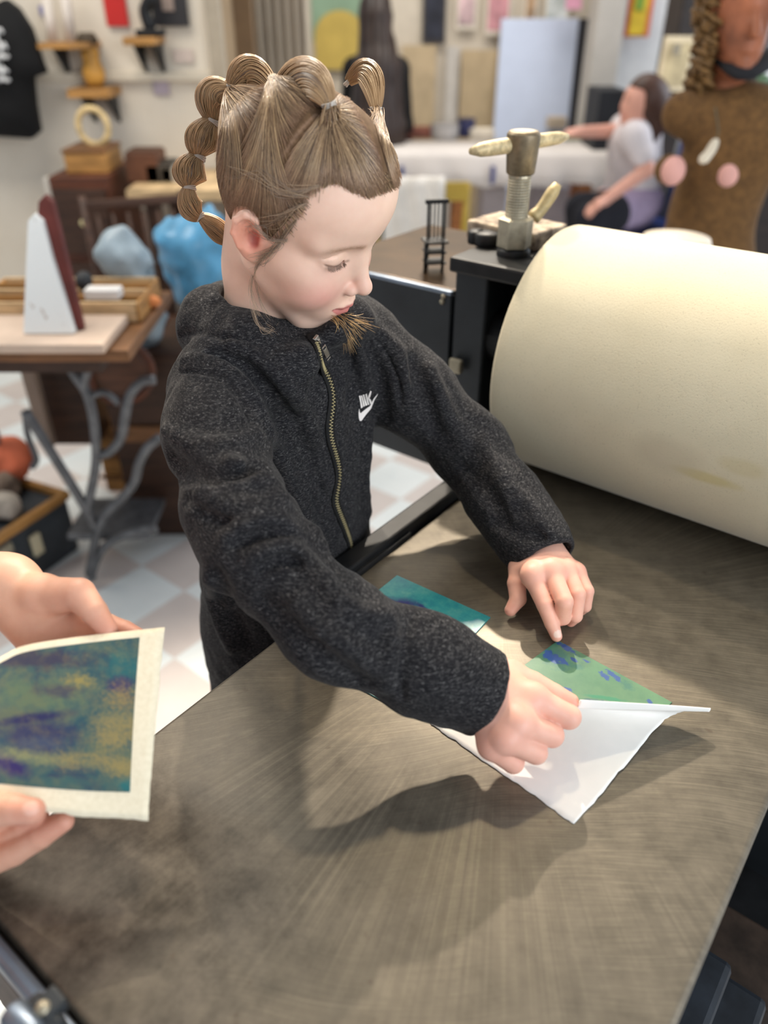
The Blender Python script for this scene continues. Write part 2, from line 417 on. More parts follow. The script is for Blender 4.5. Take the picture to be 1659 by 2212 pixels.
# end rail of the bed, near the photographer
MB().box(dn(.058, (bn0 + bn1) / 2, BEDZ - .006), (.012, bn1 - bn0, .030), (DV, NV, ZV)).build('end_rail', M_EDGE, press, bevel=.004)
MB().box(dn(.062, (bn0 + bn1) / 2, BEDZ - .10), (.020, bn1 - bn0, .155), (DV, NV, ZV)).build('end_plate', simple('rusty_brown_iron', srgb(92, 80, 74), .5, .3, .3, 10, .2), press, bevel=.004)
kb = ond(92, 2165, .045)
kb = ond(96, 2185, .048); k = MB(); k.box(kb + V3(0, 0, -.008) - DV * .004, (.022, .030, .022), (DV, NV, ZV)); k.build('clamp', M_PANEL, press, bevel=.006)
MB().cyl(kb - NV * .016 - DV * .012, kb + NV * .010 - DV * .012, .009).build('clamp_roll', M_EDGE, press, smooth=True, bevel=.003)
MB().bar(kb - DV * .004, V3(kb[0], kb[1], kb[2]) + DV * .012 + V3(0, 0, 0), .016, .010).build('clamp_arm', M_PANEL, press, bevel=.002); MB().sphere(kb + V3(0, 0, .003), .005).build('clamp_bolt', M_ZINC, press, smooth=True)
# substructure on the right of the bed
MB().box(dn(.80, -.235, .45), (1.0, .43, .66), (DV, NV, ZV)).build('machine_base', M_BLACK, press, bevel=.006)
MB().box(dn(1.0, .03, .28), (.66, .24, .34), (DV, NV, ZV)).build('side_casting', M_BLACK, press, bevel=.01)
cb = MB(); cb.box(dn(.49, -.04, .455), (.22, .25, .09), (DV, NV, ZV)); cb.build('cross_beam', M_OLDPAINT, press, bevel=.008)
MB().box(dn(.46, -.05, .515), (.26, .18, .05), (DV, NV, ZV)).build('cross_beam', M_OLDPAINT, press, bevel=.008)
MB().box(dn(.655, -.04, .435), (.10, .30, .07), (DV, NV, ZV)).build('ledge', simple('rusty_ledge', srgb(58, 46, 38), .6, .2, .35, 24, .2), press, bevel=.004)
MB().box(dn(.93, .05, .585), (.12, .20, .16), (DV, NV, ZV)).build('gear_box', M_BLACK, press, bevel=.01)
MB().box(dn(.80, .05, .50), (.02, .22, .24), (DV, NV, ZV)).build('cover_plate', M_PANEL, press, bevel=.002)
for d_, n_ in ((.10, -.44), (.22, .02), (1.5, -.44), (1.5, .02)):
    MB().box(dn(d_ + .03, n_, .40), (.07, .07, .80), (DV, NV, ZV)).build('leg', M_BLACK, press, bevel=.006)
# roller, mostly under the blanket, with its shaft
RD, RZ, RR = 1.684 * H, BEDZ + .289 * H, .289 * H
MB().cyl(dn(RD, -.452, RZ), dn(RD, .10, RZ), RR - .014, 64).build('roller', M_BED, press, smooth=True)
MB().cyl(dn(RD, -.60, RZ), dn(RD, .16, RZ), .04, 24).build('roller_shaft', M_BLACK, press, smooth=True)
# upright frame left of the roller
fr = MB(); fr.box(dn(.985, -.582, .5625), (.07, .056, 1.125), (DV, NV, ZV)); fr.build('upright', M_PANEL, press, bevel=.004)
MB().box(dn(1.16, -.582, .5625), (.07, .056, 1.125), (DV, NV, ZV)).build('upright', M_PANEL, press, bevel=.004)
MB().box(dn(1.075, -.50, .985), (.09, .11, .28), (DV, NV, ZV)).build('bearing_block', M_BLACK, press, bevel=.004)
MB().box(dn(1.06, -.535, 1.128), (.25, .155, .022), (DV, NV, ZV)).build('cap_plate', M_BLACK, press, bevel=.004)
# gear case with brown top plate
MB().box(dn(1.09, -.745, 1.00), (.27, .262, .155), (DV, NV, ZV)).build('gear_case', M_PANEL, press, bevel=.003)
MB().box(dn(.952, -.745, .93), (.006, .262, .30), (DV, NV, ZV)).build('cover_sheet', M_PANEL, press, bevel=.002)
MB().box(dn(.951, -.745, 1.0815), (.008, .264, .007), (DV, NV, ZV)).build('cover_edge', M_EDGE, press, bevel=.002)
MB().box(dn(1.115, -.745, 1.081), (.31, .27, .006), (DV, NV, ZV)).build('top_plate', M_WARMTOP, press, bevel=.002)
lt = ond(985, 790, .94); MB().box(lt, (.01, .022, .022), (DV, NV, ZV)).build('latch', M_ZINC, press, bevel=.003)
for p in ((958, 640), (955, 652)): MB().sphere(ond(*p, .948), .004).build('rivet', M_ZINC, press, smooth=True)
# pressure screw
sb = ond(1110, 528, 1.0); s0 = V3(sb[0], sb[1], 1.139)
SCX = lambda z: V3(s0[0], s0[1], z)
MB().lathe([(.022, 0), (.024, .004), (.024, .014), (.020, .018)], SCX(1.132)).build('screw_collar', M_BLACK, press, smooth=True)
MB().lathe([(.0195, 0), (.0245, .003), (.0245, .040), (.0195, .043)], SCX(1.148), seg=6).build('hex_nut', M_ZINC, press)
th = [(.0150, 0)] + [(.0150 + (.0010 if i % 2 else 0), .0018 * i + .002) for i in range(30)] + [(.0150, .060), (.0165, .068), (.0165, .100), (.0150, .112)]
MB().lathe(th, SCX(1.188)).build('screw_shaft', M_ZINC, press, smooth=False)
MB().lathe([(.017, 0), (.0195, .003), (.0225, .042), (.0225, .050), (.019, .054)], SCX(1.2455), seg=20).build('screw_head', M_BRASSY, press, smooth=True, bevel=.001)
hc = SCX(1.275); he = ray(1018, 326); hz = hc @ FWD - CAM @ FWD
e1 = at(1016, 327, (hc - CAM) @ FWD - .035); e2 = at(1226, 295, (hc - CAM) @ FWD + .035)
pts = [e1 + (e2 - e1) * u for u in np.linspace(0, 1, 12)]
MB().tube(pts, [.004, .0085, .0095, .0098, .0098, .0098, .0095, .0092, .009, .0088, .008, .004], 14).build('tommy_bar', simple('weathered_bar', srgb(190, 174, 138), .5, .25, .25, 120, .4), press, smooth=True)
w0 = SCX(1.185) + DV * .03 + NV * .01; w1 = at(1205, 398, (hc - CAM) @ FWD + .05)
MB().tube(spline([w0, w0 * .6 + w1 * .4 + V3(0, 0, -.004), w1], 8), [.010, .010, .009, .0085, .0085, .009, .009, .006], 12).build('spanner_handle', simple('cream_handle', srgb(176, 158, 116), .5, .1, .2, 60, .2), press, smooth=True)
for p, r_, m_ in (((1050, 552), .018, 'cap'), ((1026, 556), .012, 'cap'), ((1190, 500), .016, 'cap')):
    q = ond(p[0], p[1], 1.02 if p[0] < 1100 else 1.10); q = V3(q[0], q[1], 1.139)
    MB().lathe([(r_, 0), (r_ + .001, .003), (r_ + .001, .016), (r_ - .002, .019)], q).build('oil_cup', M_BLACK, press, smooth=True)

# ------------------------------------------------------------------ felt blanket around the roller
t = NT('wool_felt'); v = t.co(); nz = t.noise(v, 420, 3, .7); nb_ = t.noise(v, 5, 5, .6)
cc = t.ramp(nb_, [(.3, srgb(204, 194, 166)), (.7, srgb(215, 206, 180))])
cc = t.mix(t.math('MULTIPLY', t.ramp(nz, [(.30, (1, 1, 1)), (.42, (0, 0, 0))]), .35), cc, srgb(150, 140, 118))
def spot(px, rx, ry, col, amt):
    global cc
    q = BL(px); m = t.new('ShaderNodeMapping', vector_type='TEXTURE'); m.inputs['Location'].default_value = tuple(q); m.inputs['Rotation'].default_value = (0, 0, ang - PI / 2); m.inputs['Scale'].default_value = (rx, .25, ry)
    t.link(t.co(), m.inputs['Vector']); l = t.new('ShaderNodeVectorMath', operation='LENGTH'); t.link(m.outputs[0], l.inputs[0])
    d_ = t.math('ADD', l.outputs['Value'], t.math('MULTIPLY', t.math('SUBTRACT', nb_, .5), .9))
    cc = t.mix(t.math('MULTIPLY', t.ramp(d_, [(.5, (1, 1, 1)), (1.0, (0, 0, 0))]), amt), cc, col)
def BL(px):
    f_ = lambda P: np.linalg.norm(np.stack([P @ DV - RD, P[:, 2] - RZ], -1), axis=-1) - RR
    return march(f_, px[0], px[1], .5, 2.0)[0]
spot((1520, 1030), .045, .009, srgb(190, 174, 112), .6); spot((1440, 985), .05, .03, srgb(186, 176, 152), .5); spot((1600, 1010), .03, .012, srgb(190, 176, 130), .35)
t.base(cc); t.set(Roughness=.95, Specular_IOR_Level=.1, Sheen_Weight=.3); t.bump(nz, .25, .0012); M_FELT = t.m
na = 73; prof = [(RR * math.cos(a), RR * math.sin(a)) for a in np.linspace(0, 2 * PI, na)]
fb = MB(); n0, n1 = -.468, .08
ns = [n0 + .000, n0 + .002, n0 + .006, n0 + .02] + list(np.linspace(n0 + .06, n1, 12))
P = np.zeros((na, len(ns), 3))
for i, (a_, b_) in enumerate(prof):
    for j, n_ in enumerate(ns):
        s_ = (1 - .035) if j == 0 else (1 - .012 if j == 1 else (1 - .003 if j == 2 else 1))
        P[i, j] = dn(RD + a_ * s_, n_, RZ + b_ * s_)
fb.grid(P)
inner = np.stack([np.array([dn(RD + a_ * .965, n0, RZ + b_ * .965), dn(RD + a_ * .93, n0 + .001, RZ + b_ * .93)]) for a_, b_ in prof]); fb.grid(inner)
fb.build('felt_blanket', M_FELT, None, smooth=True, label='cream felt blanket wrapped around the big press roller', cat='blanket')
# ------------------------------------------------------------------ plates and papers on the bed
def quadgrid(A, B, C, D, n, m, z=None):
    u = np.linspace(0, 1, n)[:, None, None]; w_ = np.linspace(0, 1, m)[None, :, None]
    return (1 - u) * ((1 - w_) * A + w_ * B) + u * ((1 - w_) * D + w_ * C)
def art(name, build, rough=.35):
    t = NT(name); v = t.co(); t.base(build(t)); t.set(Roughness=rough, Specular_IOR_Level=.5); return t.m
def uvframe(t, O, U, V_):
    """coordinates along a sheet: metres along U and V from O"""
    c = t.new('ShaderNodeTexCoord'); s_ = t.new('ShaderNodeVectorMath', operation='SUBTRACT'); t.link(c.outputs['Object'], s_.inputs[0]); s_.inputs[1].default_value = tuple(O)
    out = t.new('ShaderNodeCombineXYZ')
    for k, ax in enumerate((U, V_)):
        d = t.new('ShaderNodeVectorMath', operation='DOT_PRODUCT'); t.link(s_.outputs[0], d.inputs[0]); d.inputs[1].default_value = tuple(ax); t.link(d.outputs['Value'], out.inputs[k])
    return out.outputs[0]
def dab(t, uv, base_, c, r, col, amt=1.0, rough=.6, seed=0.0, freq=90, edge=.25, rot=0):
    edge = min(.95, edge * 1.8); m = t.new('ShaderNodeMapping', vector_type='TEXTURE'); m.inputs['Location'].default_value = (c[0], c[1], 0); m.inputs['Scale'].default_value = (r[0], r[1], 1); m.inputs['Rotation'].default_value = (0, 0, rot)
    t.link(uv, m.inputs['Vector']); l = t.new('ShaderNodeVectorMath', operation='LENGTH'); t.link(m.outputs[0], l.inputs[0])
    ad = t.new('ShaderNodeVectorMath', operation='ADD'); t.link(uv, ad.inputs[0]); ad.inputs[1].default_value = (seed, seed * .7, 0)
    n_ = t.noise(ad.outputs[0], freq, 4, .65)
    d = t.math('ADD', l.outputs['Value'], t.math('MULTIPLY', t.math('SUBTRACT', n_, .5), rough * 2))
    return t.mix(t.math('MULTIPLY', t.ramp(d, [(max(0, 1 - edge) * .5, (1, 1, 1)), (.5 + edge * .5, (0, 0, 0))]), amt), base_, col)
TEAL, DTEAL, PURP, YEL, OLIVE, BLUE = srgb(28, 132, 142), srgb(22, 92, 104), srgb(46, 34, 104), srgb(196, 184, 108), srgb(112, 132, 96), srgb(20, 84, 158)
# plate one, teal, under the forearm
a, b, c, d = dn(.600, -.448, BEDZ + .0013), dn(.604, -.316, BEDZ + .0013), dn(.428, -.311, BEDZ + .0013), dn(.424, -.449, BEDZ + .0013)
def pl1(t):
    uv = uvframe(t, a, axis2(a, b), axis2(a, d)); n_ = t.noise(uv, 36, 6, .7); n2_ = t.noise(uv, 240, 4, .7)
    k = t.ramp(n_, [(.3, srgb(20, 108, 128)), (.5, srgb(48, 138, 140)), (.7, srgb(92, 156, 146))])
    k = dab(t, uv, k, (.075, .075), (.06, .05), srgb(86, 112, 128), .8, .5, 1)
    k = dab(t, uv, k, (.035, .040), (.045, .016), PURP, .95, .45, 2, 60, .3, -.5)
    k = dab(t, uv, k, (.060, .030), (.022, .006), PURP, .9, .5, 3, 80, .3, .2)
    k = dab(t, uv, k, (.056, .046), (.030, .007), srgb(178, 184, 120), .8, .7, 4, 120, .4, .15)
    for i, (x, y) in enumerate(((.095, .035), (.112, .048), (.100, .060), (.085, .066), (.115, .075), (.070, .05), (.09, .09))): k = dab(t, uv, k, (x, y), (.012, .008), YEL, .85, 1.0, 5 + i, 220, .3)
    k = dab(t, uv, k, (.03, .15), (.06, .03), srgb(40, 66, 140), .8, .6, 14); k = dab(t, uv, k, (.115, .165), (.03, .02), srgb(120, 150, 150), .8, .5, 15)
    k = t.mix(t.ramp(n2_, [(.66, (0, 0, 0)), (.74, (.5, .5, .5))]), k, srgb(190, 200, 190)); return k
axis2 = lambda p, q: (np.asarray(q) - np.asarray(p)) / np.linalg.norm(np.asarray(q) - np.asarray(p))
mb = MB().prism([a, b, c, d], (0, 0, -.0011)); mb.build('printing_plate', art('teal_inked_plate', pl1, .3), None, bevel=.0003, label='inked teal plate with a dark purple arc, on the bed under the sleeve', cat='printing plate', group='inked plates on the press bed')
# plate two, green, under the lifted sheet
a2, b2 = dn(.617, -.237, BEDZ + .0013), dn(.606, -.104, BEDZ + .0013); c2, d2 = b2 - DV * .160 - NV * .030, a2 - DV * .160 - NV * .030
def pl2(t):
    uv = uvframe(t, a2, axis2(a2, b2), axis2(a2, d2)); n_ = t.noise(uv, 30, 5, .6); n2_ = t.noise(uv, 500, 3, .6)
    pu2 = lambda x, y: (lambda q: (q @ axis2(a2, b2), q @ axis2(a2, d2)))(onz(x, y, BEDZ + .0013) - a2)
    k = t.ramp(n_, [(.3, srgb(62, 112, 86)), (.7, srgb(84, 130, 98))])
    k = dab(t, uv, k, pu2(1205, 1420), (.040, .022), srgb(30, 100, 98), .85, .9, 1, 60)
    for i, (x, y, rx, ry) in enumerate(((1225, 1400, .022, .007), (1195, 1422, .018, .010), (1218, 1429, .014, .006), (1183, 1412, .008, .012), (1267, 1429, .0065, .006), (1325, 1458, .020, .007), (1305, 1460, .012, .006), (1404, 1516, .006, .005), (1228, 1490, .009, .005), (1240, 1425, .007, .004))):
        k = dab(t, uv, k, pu2(x, y), (rx, ry), srgb(16, 70, 140), .95, .9, 2 + i, 120, .10)
    k = dab(t, uv, k, pu2(1357, 1482), (.012, .014), srgb(32, 98, 92), .7, .8, 12)
    p0_, p1_ = pu2(1225, 1496), pu2(1390, 1520); an = math.atan2(p1_[1] - p0_[1], p1_[0] - p0_[0]); mid_ = ((p0_[0] + p1_[0]) / 2, (p0_[1] + p1_[1]) / 2); ln2 = math.hypot(p1_[0] - p0_[0], p1_[1] - p0_[1]) / 2
    k = dab(t, uv, k, (mid_[0] + .003, mid_[1] + .006), (ln2 * 1.2, .006), srgb(14, 66, 104), .95, .5, 14, 60, .2, an); k = dab(t, uv, k, mid_, (ln2, .0045), srgb(18, 122, 92), .95, .4, 13, 60, .2, an)
    return t.mix(t.ramp(n2_, [(.7, (0, 0, 0)), (.78, (.35, .35, .35))]), k, srgb(150, 190, 160))
mb = MB().prism([a2, b2, c2, d2], (0, 0, -.0011)); mb.build('printing_plate', art('green_inked_plate', pl2, .32), None, bevel=.0003, label='inked green plate with blue patches, half under the lifted white sheet', cat='printing plate', group='inked plates on the press bed')
# the sheet being lifted
A = dn(.434, -.282, BEDZ + .0009); B = dn(.419, -.119, BEDZ + .0009); E_ = dn(.588, -.100, BEDZ + .004)
Ct = at(1531, 1537, .742); Dt = at(1243, 1530, .702)
nu, nv = 48, 40
leftc = spline([A, A + (dn(.52, -.292, BEDZ) - A) * V3(1, 1, 0) * .5 + V3(0, 0, .004), A * .35 + dn(.53, -.27, BEDZ + .03) * .65, Dt * .8 + A * .2 + V3(0, 0, .012), Dt], nu)
rightc = spline([B, B * .5 + E_ * .5 - V3(0, 0, .0005), B * .1 + E_ * .9, E_ * .55 + Ct * .45 + V3(0, 0, .004), Ct], nu)
P = np.zeros((nu + 6, nv, 3)); rj = np.random.default_rng(4)
for j in range(nv):
    u = j / (nv - 1); us = u * u * (3 - 2 * u) * .35 + u * .65
    P[:nu, j] = leftc * (1 - us) + rightc * us
    sag = np.sin(np.linspace(0, PI, nu)) * math.sin(PI * u) * .004; P[:nu, j, 2] = np.maximum(P[:nu, j, 2] - sag * np.linspace(0, 1, nu) * 2, BEDZ + .0008 + .0018 * np.clip(np.linspace(0, 1, nu) * 8 - .3, 0, 1))
    tan = P[nu - 1, j] - P[nu - 3, j]; tan /= np.linalg.norm(tan)
    for k in range(6):    # far margin curls up and over towards the photographer
        an = .45 + .25 * k; P[nu + k, j] = P[nu + k - 1, j] + (tan * math.cos(an) * .45 + V3(0, .05, 1) * math.sin(an)) * .0023 * (1.0 - .6 * u)
jn = .0011 * (vnoise(np.c_[np.arange(nv) * .9, np.zeros(nv), np.zeros(nv)], 3) + .6 * vnoise(np.c_[np.arange(nv) * 2.3, np.zeros(nv), np.zeros(nv)], 4)); P[0] += -DV * jn[:, None]
jm = .0009 * vnoise(np.c_[np.arange(nu + 6) * .8, np.zeros(nu + 6), np.zeros(nu + 6)], 5); P[:, -1] += NV * jm[:, None]
t = NT('cotton_paper'); n_ = t.noise(t.co(), 300, 4, .6); nb2 = t.noise(t.co(), 24, 3)
t.base(t.ramp(nb2, [(.3, srgb(240, 240, 236)), (.7, srgb(248, 247, 243))])); t.set(Roughness=.85, Specular_IOR_Level=.2); t.bump(n_, .12, .0006); M_PAPER = t.m
MB().grid(P).build('paper_sheet', M_PAPER, None, smooth=True, solid=.0006, label='white deckle-edged sheet being peeled off the green plate', cat='paper')
# the finished print held at the left
TR, BR = at(357, 1355, .640), at(320, 1772, .585)
TLp, BLp = at(-165, 1500, .60), at(-150, 1716, .545)
nu, nv = 40, 30
u = np.linspace(0, 1, nu)
topc = spline([TR, at(200, 1372, .632), at(60, 1393, .620), at(0, 1420, .612), at(-70, 1455, .606), TLp], nu)
botc = spline([BR, at(200, 1765, .578), at(90, 1752, .570), at(0, 1738, .563), at(-80, 1726, .553), BLp], nu)
w_ = np.linspace(0, 1, nv)
P = topc[:, None, :] * (1 - w_)[None, :, None] + botc[:, None, :] * w_[None, :, None]
NP = np.cross(BR - TR, TLp - TR); NP /= np.linalg.norm(NP); NP = NP if NP @ (CAM - TR) > 0 else -NP
P += NP * (.006 * np.sin(PI * w_))[None, :, None] * (1 - u)[:, None, None]
PW, PH = np.linalg.norm(np.diff(topc, axis=0), axis=1).sum(), np.linalg.norm(BR - TR)
print('print size', PW, PH)
Pb = P.copy(); jn = .0008 * vnoise(np.c_[np.arange(nu) * 1.1, np.zeros(nu), np.zeros(nu)], 9); Pb[:, -1] += (axis2(TR, BR) * 1.0) * jn[:, None]
jn = .0005 * vnoise(np.c_[np.arange(nv) * 1.1, np.zeros(nv), np.zeros(nv)], 10); Pb[0, :] += axis2(TLp, TR) * jn[:, None]
pr_t = NT('cream_print_paper'); n_ = pr_t.noise(pr_t.co(), 260, 4, .6)
pr_t.base(pr_t.ramp(n_, [(.3, srgb(226, 216, 190)), (.7, srgb(238, 229, 205))])); pr_t.set(Roughness=.85, Specular_IOR_Level=.2); pr_t.bump(n_, .12, .0005)
prt = MB().grid(Pb).build('art_print', pr_t.m, None, smooth=True, solid=.0006, label='finished abstract print in purple, teal and yellow, held up at the left', cat='print')
O_, U_, V_ = TR, axis2(TR, topc[-1]), axis2(TR, BR)
def pim(t):
    uv = uvframe(t, TR, axis2(TR, at(0, 1420, .612)), axis2(TR, BR)); n_ = t.noise(uv, 30, 6, .7, .6); n2_ = t.noise(uv, 260, 4, .75); n3 = t.noise(uv, 90, 5, .7)
    k = t.ramp(n_, [(.28, srgb(48, 43, 79)), (.42, srgb(44, 80, 89)), (.55, srgb(75, 96, 89)), (.72, srgb(103, 111, 82))])
    X = lambda px, py: (uvp(px, py)[0], uvp(px, py)[1])
    def uvp(px, py):
        w__ = (py - 1371) / (1718 - 1371); z = .64 - .055 * w__ - .03 * (321 - px) / 321; q = at(px, py, z) - TR; return (q @ axis2(TR, at(0, 1420, .612)), q @ axis2(TR, BR))
    k = dab(t, uv, k, X(60, 1420), (.10, .014), srgb(56, 44, 72), .8, .5, 1); k = dab(t, uv, k, X(270, 1440), (.03, .02), srgb(24, 99, 104), .7, .6, 2)
    k = dab(t, uv, k, X(80, 1500), (.055, .022), srgb(101, 118, 86), .7, .6, 3); k = dab(t, uv, k, X(20, 1560), (.05, .02), srgb(96, 101, 79), .6, .6, 4)
    k = dab(t, uv, k, X(170, 1470), (.016, .008), srgb(163, 144, 72), .7, 1.2, 5, 260, .5); k = dab(t, uv, k, X(120, 1490), (.030, .010), srgb(60, 49, 79), .7, .6, 6)
    k = dab(t, uv, k, X(80, 1590), (.052, .026), srgb(43, 44, 86), .9, .35, 7); k = dab(t, uv, k, X(75, 1548), (.045, .007), srgb(30, 27, 82), .9, .4, 8, 70, .3, .15)
    k = dab(t, uv, k, X(10, 1650), (.030, .012), srgb(41, 24, 91), .95, .4, 9, 70, .3, -.5)
    k = dab(t, uv, k, X(60, 1632), (.046, .007), srgb(144, 144, 96), .7, 1.0, 10, 200, .5, -.15); k = dab(t, uv, k, X(85, 1605), (.03, .010), srgb(70, 82, 103), .6, .6, 11)
    k = dab(t, uv, k, X(265, 1480), (.020, .012), srgb(48, 32, 92), .8, .7, 12); k = dab(t, uv, k, X(265, 1510), (.018, .014), srgb(156, 132, 79), .65, 1.4, 13, 330, .5)
    for i, (x, y) in enumerate(((235, 1560), (280, 1560), (250, 1600), (285, 1585), (230, 1590), (255, 1655), (275, 1660), (215, 1640), (150, 1640))): k = dab(t, uv, k, X(x, y), (.016, .010), srgb(153, 135, 82), .62, 1.5, 14 + i, 330, .5)
    k = dab(t, uv, k, X(160, 1690), (.07, .009), srgb(61, 96, 92), .6, .6, 30); k = dab(t, uv, k, X(285, 1695), (.022, .010), srgb(18, 106, 110), .8, .6, 31)
    return t.mix(t.ramp(n2_, [(.60, (0, 0, 0)), (.78, (.4, .4, .4))]), t.mix(t.math('MULTIPLY', t.ramp(n3, [(.45, (0, 0, 0)), (.65, (1, 1, 1))]), .25), k, srgb(129, 120, 77)), srgb(129, 137, 120))
i0, i1, j0, j1 = .068, 1.0, .045, .868
PI_ = np.array([[P[min(int(iu * (nu - 1)), nu - 2)] if False else None for iu in (0,)]], dtype=object)
def samp(uu, ww):
    a_ = uu * (nu - 1); b_ = ww * (nv - 1); i = np.minimum(a_.astype(int), nu - 2); j = np.minimum(b_.astype(int), nv - 2); fa = (a_ - i)[..., None]; fb_ = (b_ - j)[..., None]
    return P[i, j] * (1 - fa) * (1 - fb_) + P[i + 1, j] * fa * (1 - fb_) + P[i, j + 1] * (1 - fa) * fb_ + P[i + 1, j + 1] * fa * fb_
gu, gw = np.meshgrid(np.linspace(i0, .96, 44), np.linspace(j0, j1, 34), indexing='ij')
MB().grid(samp(gu, gw) + NP * .0006).build('printed_image', art('print_ink', pim, .4), prt, smooth=True, label='purple, teal and yellow ink image')
# ------------------------------------------------------------------ the girl
HS = .985
yw, pt, rl = math.radians(-27.1), math.radians(25.0), math.radians(8.9)
HF = V3(math.cos(yw) * math.cos(pt), math.sin(yw) * math.cos(pt), -math.sin(pt))
_L = V3(-math.sin(yw), math.cos(yw), 0); _U = np.cross(HF, _L)
HL = math.cos(rl) * _L + math.sin(rl) * _U; HU = np.cross(HF, HL)
HC = CAM + V3(-.0989, .8407, -.1842) * HS
HAX = np.array([HF, HL, HU])
def hw(f, l, u): return HC + (HF * f + HL * l + HU * u) * HS        # head frame to world
def wh(P): return (np.asarray(P) - HC) @ HAX.T / HS                   # world to head frame

def sd_head(q):
    m = q.copy(); m[:, 1] = np.abs(m[:, 1])
    d = sd_ell(q, (.004, 0, .043), (.0870, .0715, .086))
    d = smin(d, sd_ell(q, (.034, 0, .058), (.069, .069, .060)), .02)             # forehead
    d = smin(d, sd_ell(q, (.032, 0, -.020), (.058, .052, .064)), .03)            # middle face
    d = smin(d, sd_cone(m, (.006, .049, -.030), (.056, .020, -.084), .017, .0175), .022)   # jaw
    d = smin(d, sd_cone(m, (.0795, -.005, -.0945), (.0795, .005, -.0945), .0150, .0150), .020)  # chin
    d = smin(d, sd_ell(m, (.058, .034, -.030), (.028, .026, .028)), .024)        # cheeks
    d = smin(d, sd_ell(m, (.034, .052, -.008), (.026, .012, .014)), .022)        # cheekbone
    d = smin(d, sd_ell(q, (.071, 0, -.056), (.022, .030, .026)), .016)           # muzzle
    d = smin(d, sd_cone(m, (.080, .012, .034), (.064, .050, .030), .009, .008), .016)  # brow
    d = smax(d, -sd_ell(m, (.095, .0315, .0130), (.0115, .0150, .0100)), .014)   # eye socket
    d = smin(d, sd_ell(m, (.0690, .0315, .0115), (.0150, .0165, .0120)), .005)   # closed lid over the eyeball
    ey = m[:, 1] - .0315
    slit = sd_chain(m, [(.0800, .0165, .0085), (.0845, .0260, .0050), (.0840, .0360, .0050), (.0760, .0465, .0075)], [.0009, .0010, .0010, .0009], .002); d = smax(d, -slit, .0016)
    fold = sd_chain(m, [(.0850, .0250, .0190), (.0840, .0330, .0192), (.0800, .0410, .0175), (.0740, .0480, .0140)], [.0005, .0010, .0010, .0004], .002); d = smax(d, -fold, .0020)
    # nose
    d = smin(d, sd_chain(q, [(.078, 0, .028), (.0895, 0, .006), (.1030, 0, -.0200)], [.0072, .0064, .0076], .006), .013)
    d = smin(d, sd_ell(q, (.1040, 0, -.0235), (.0098, .0088, .0084)), .006)
    d = smin(d, sd_ell(m, (.0940, .0110, -.0285), (.0086, .0058, .0064)), .005)
    d = smax(d, -sd_ell(m, (.0995, .0056, -.0352), (.0046, .0028, .0036)), .003)
    # lips
    d = smax(d, -sd_cone(q, (.0995, 0, -.040), (.0980, 0, -.048), .0022, .0028), .004)
    up = sd_chain(m, [(.0950, 0, -.0515), (.0910, .010, -.0523), (.0812, .0210, -.0540)], [.0048, .0042, .0020], .003)
    lo = sd_chain(m, [(.0910, 0, -.0635), (.0878, .009, -.0628), (.0805, .0200, -.0560)], [.0068, .0062, .0022], .003)
    d = smin(d, smin(up, lo, .0012), .0035)
    sl = sd_chain(m, [(.1005, 0, -.0567), (.0960, .011, -.0560), (.0832, .0230, -.0552)], [.0015, .0013, .0012], .001)
    d = smax(d, -sl, .002)
    d = smax(d, -sd_cone(m, (.0965, -.012, -.0735), (.0965, .012, -.0735), .005, .005), .012)   # hollow above the chin
    # ears
    e = (m - V3(.0035, .0720, .0050)) / .90; c, s_ = math.cos(.42), math.sin(.42)
    ex = e[:, 0] * c + e[:, 1] * -s_; ey = e[:, 0] * s_ + e[:, 1] * c; ez = e[:, 2]
    tl = .22; ex, ez = ex * math.cos(tl) + ez * math.sin(tl), -ex * math.sin(tl) + ez * math.cos(tl)
    E = np.stack([ex, ey, ez], -1)
    oval = sd_ell(E, (-.002, 0, .004), (.0180, .0070, .0280)); oval = smin(oval, sd_ell(E, (.003, -.001, -.020), (.0100, .0056, .0100)), .010)
    oval = smax(oval, -sd_ell(E, (.0020, .0085, .0060), (.0132, .0085, .0205)), .002)
    rim = sd_chain(E, [(.0125, .004, .010), (.0085, .0045, .0235), (-.0020, .005, .0290), (-.0130, .0055, .0215), (-.0172, .005, .006), (-.0120, .004, -.010), (-.004, .003, -.019)], [.0026, .0030, .0034, .0034, .0030, .0026, .0022], .003)
    oval = smin(oval, rim, .0012)
    oval = smin(oval, sd_chain(E, [(.004, .001, .0205), (-.0055, .0015, .012), (-.0085, .0015, .001), (-.0050, .001, -.010), (.003, .001, -.014)], [.0014, .0026, .0030, .0028, .0022], .002), .0012)
    oval = smax(oval, -sd_ell(E, (.0045, .004, .000), (.0078, .0105, .0095)), .002)
    oval = smin(oval, sd_cone(E, (.0145, .002, -.002), (.0130, .001, -.009), .0042, .0035), .003)
    d = smin(d, oval * .90, .0045)
    return d
NB = dn(.585, -.635, 1.13)                       # root of the neck
def sd_neck(P):
    return sd_chain(P, [hw(-.018, 0, .0), hw(-.018, 0, -.035), hw(-.016, -.002, -.075), NB + V3(0, 0, .0), NB - V3(0, 0, .03)], [.046, .042, .040, .041, .044], .02)
def sd_headneck(P):
    a = sd_head(wh(P)) * HS; return smin(a, sd_neck(P), .016)

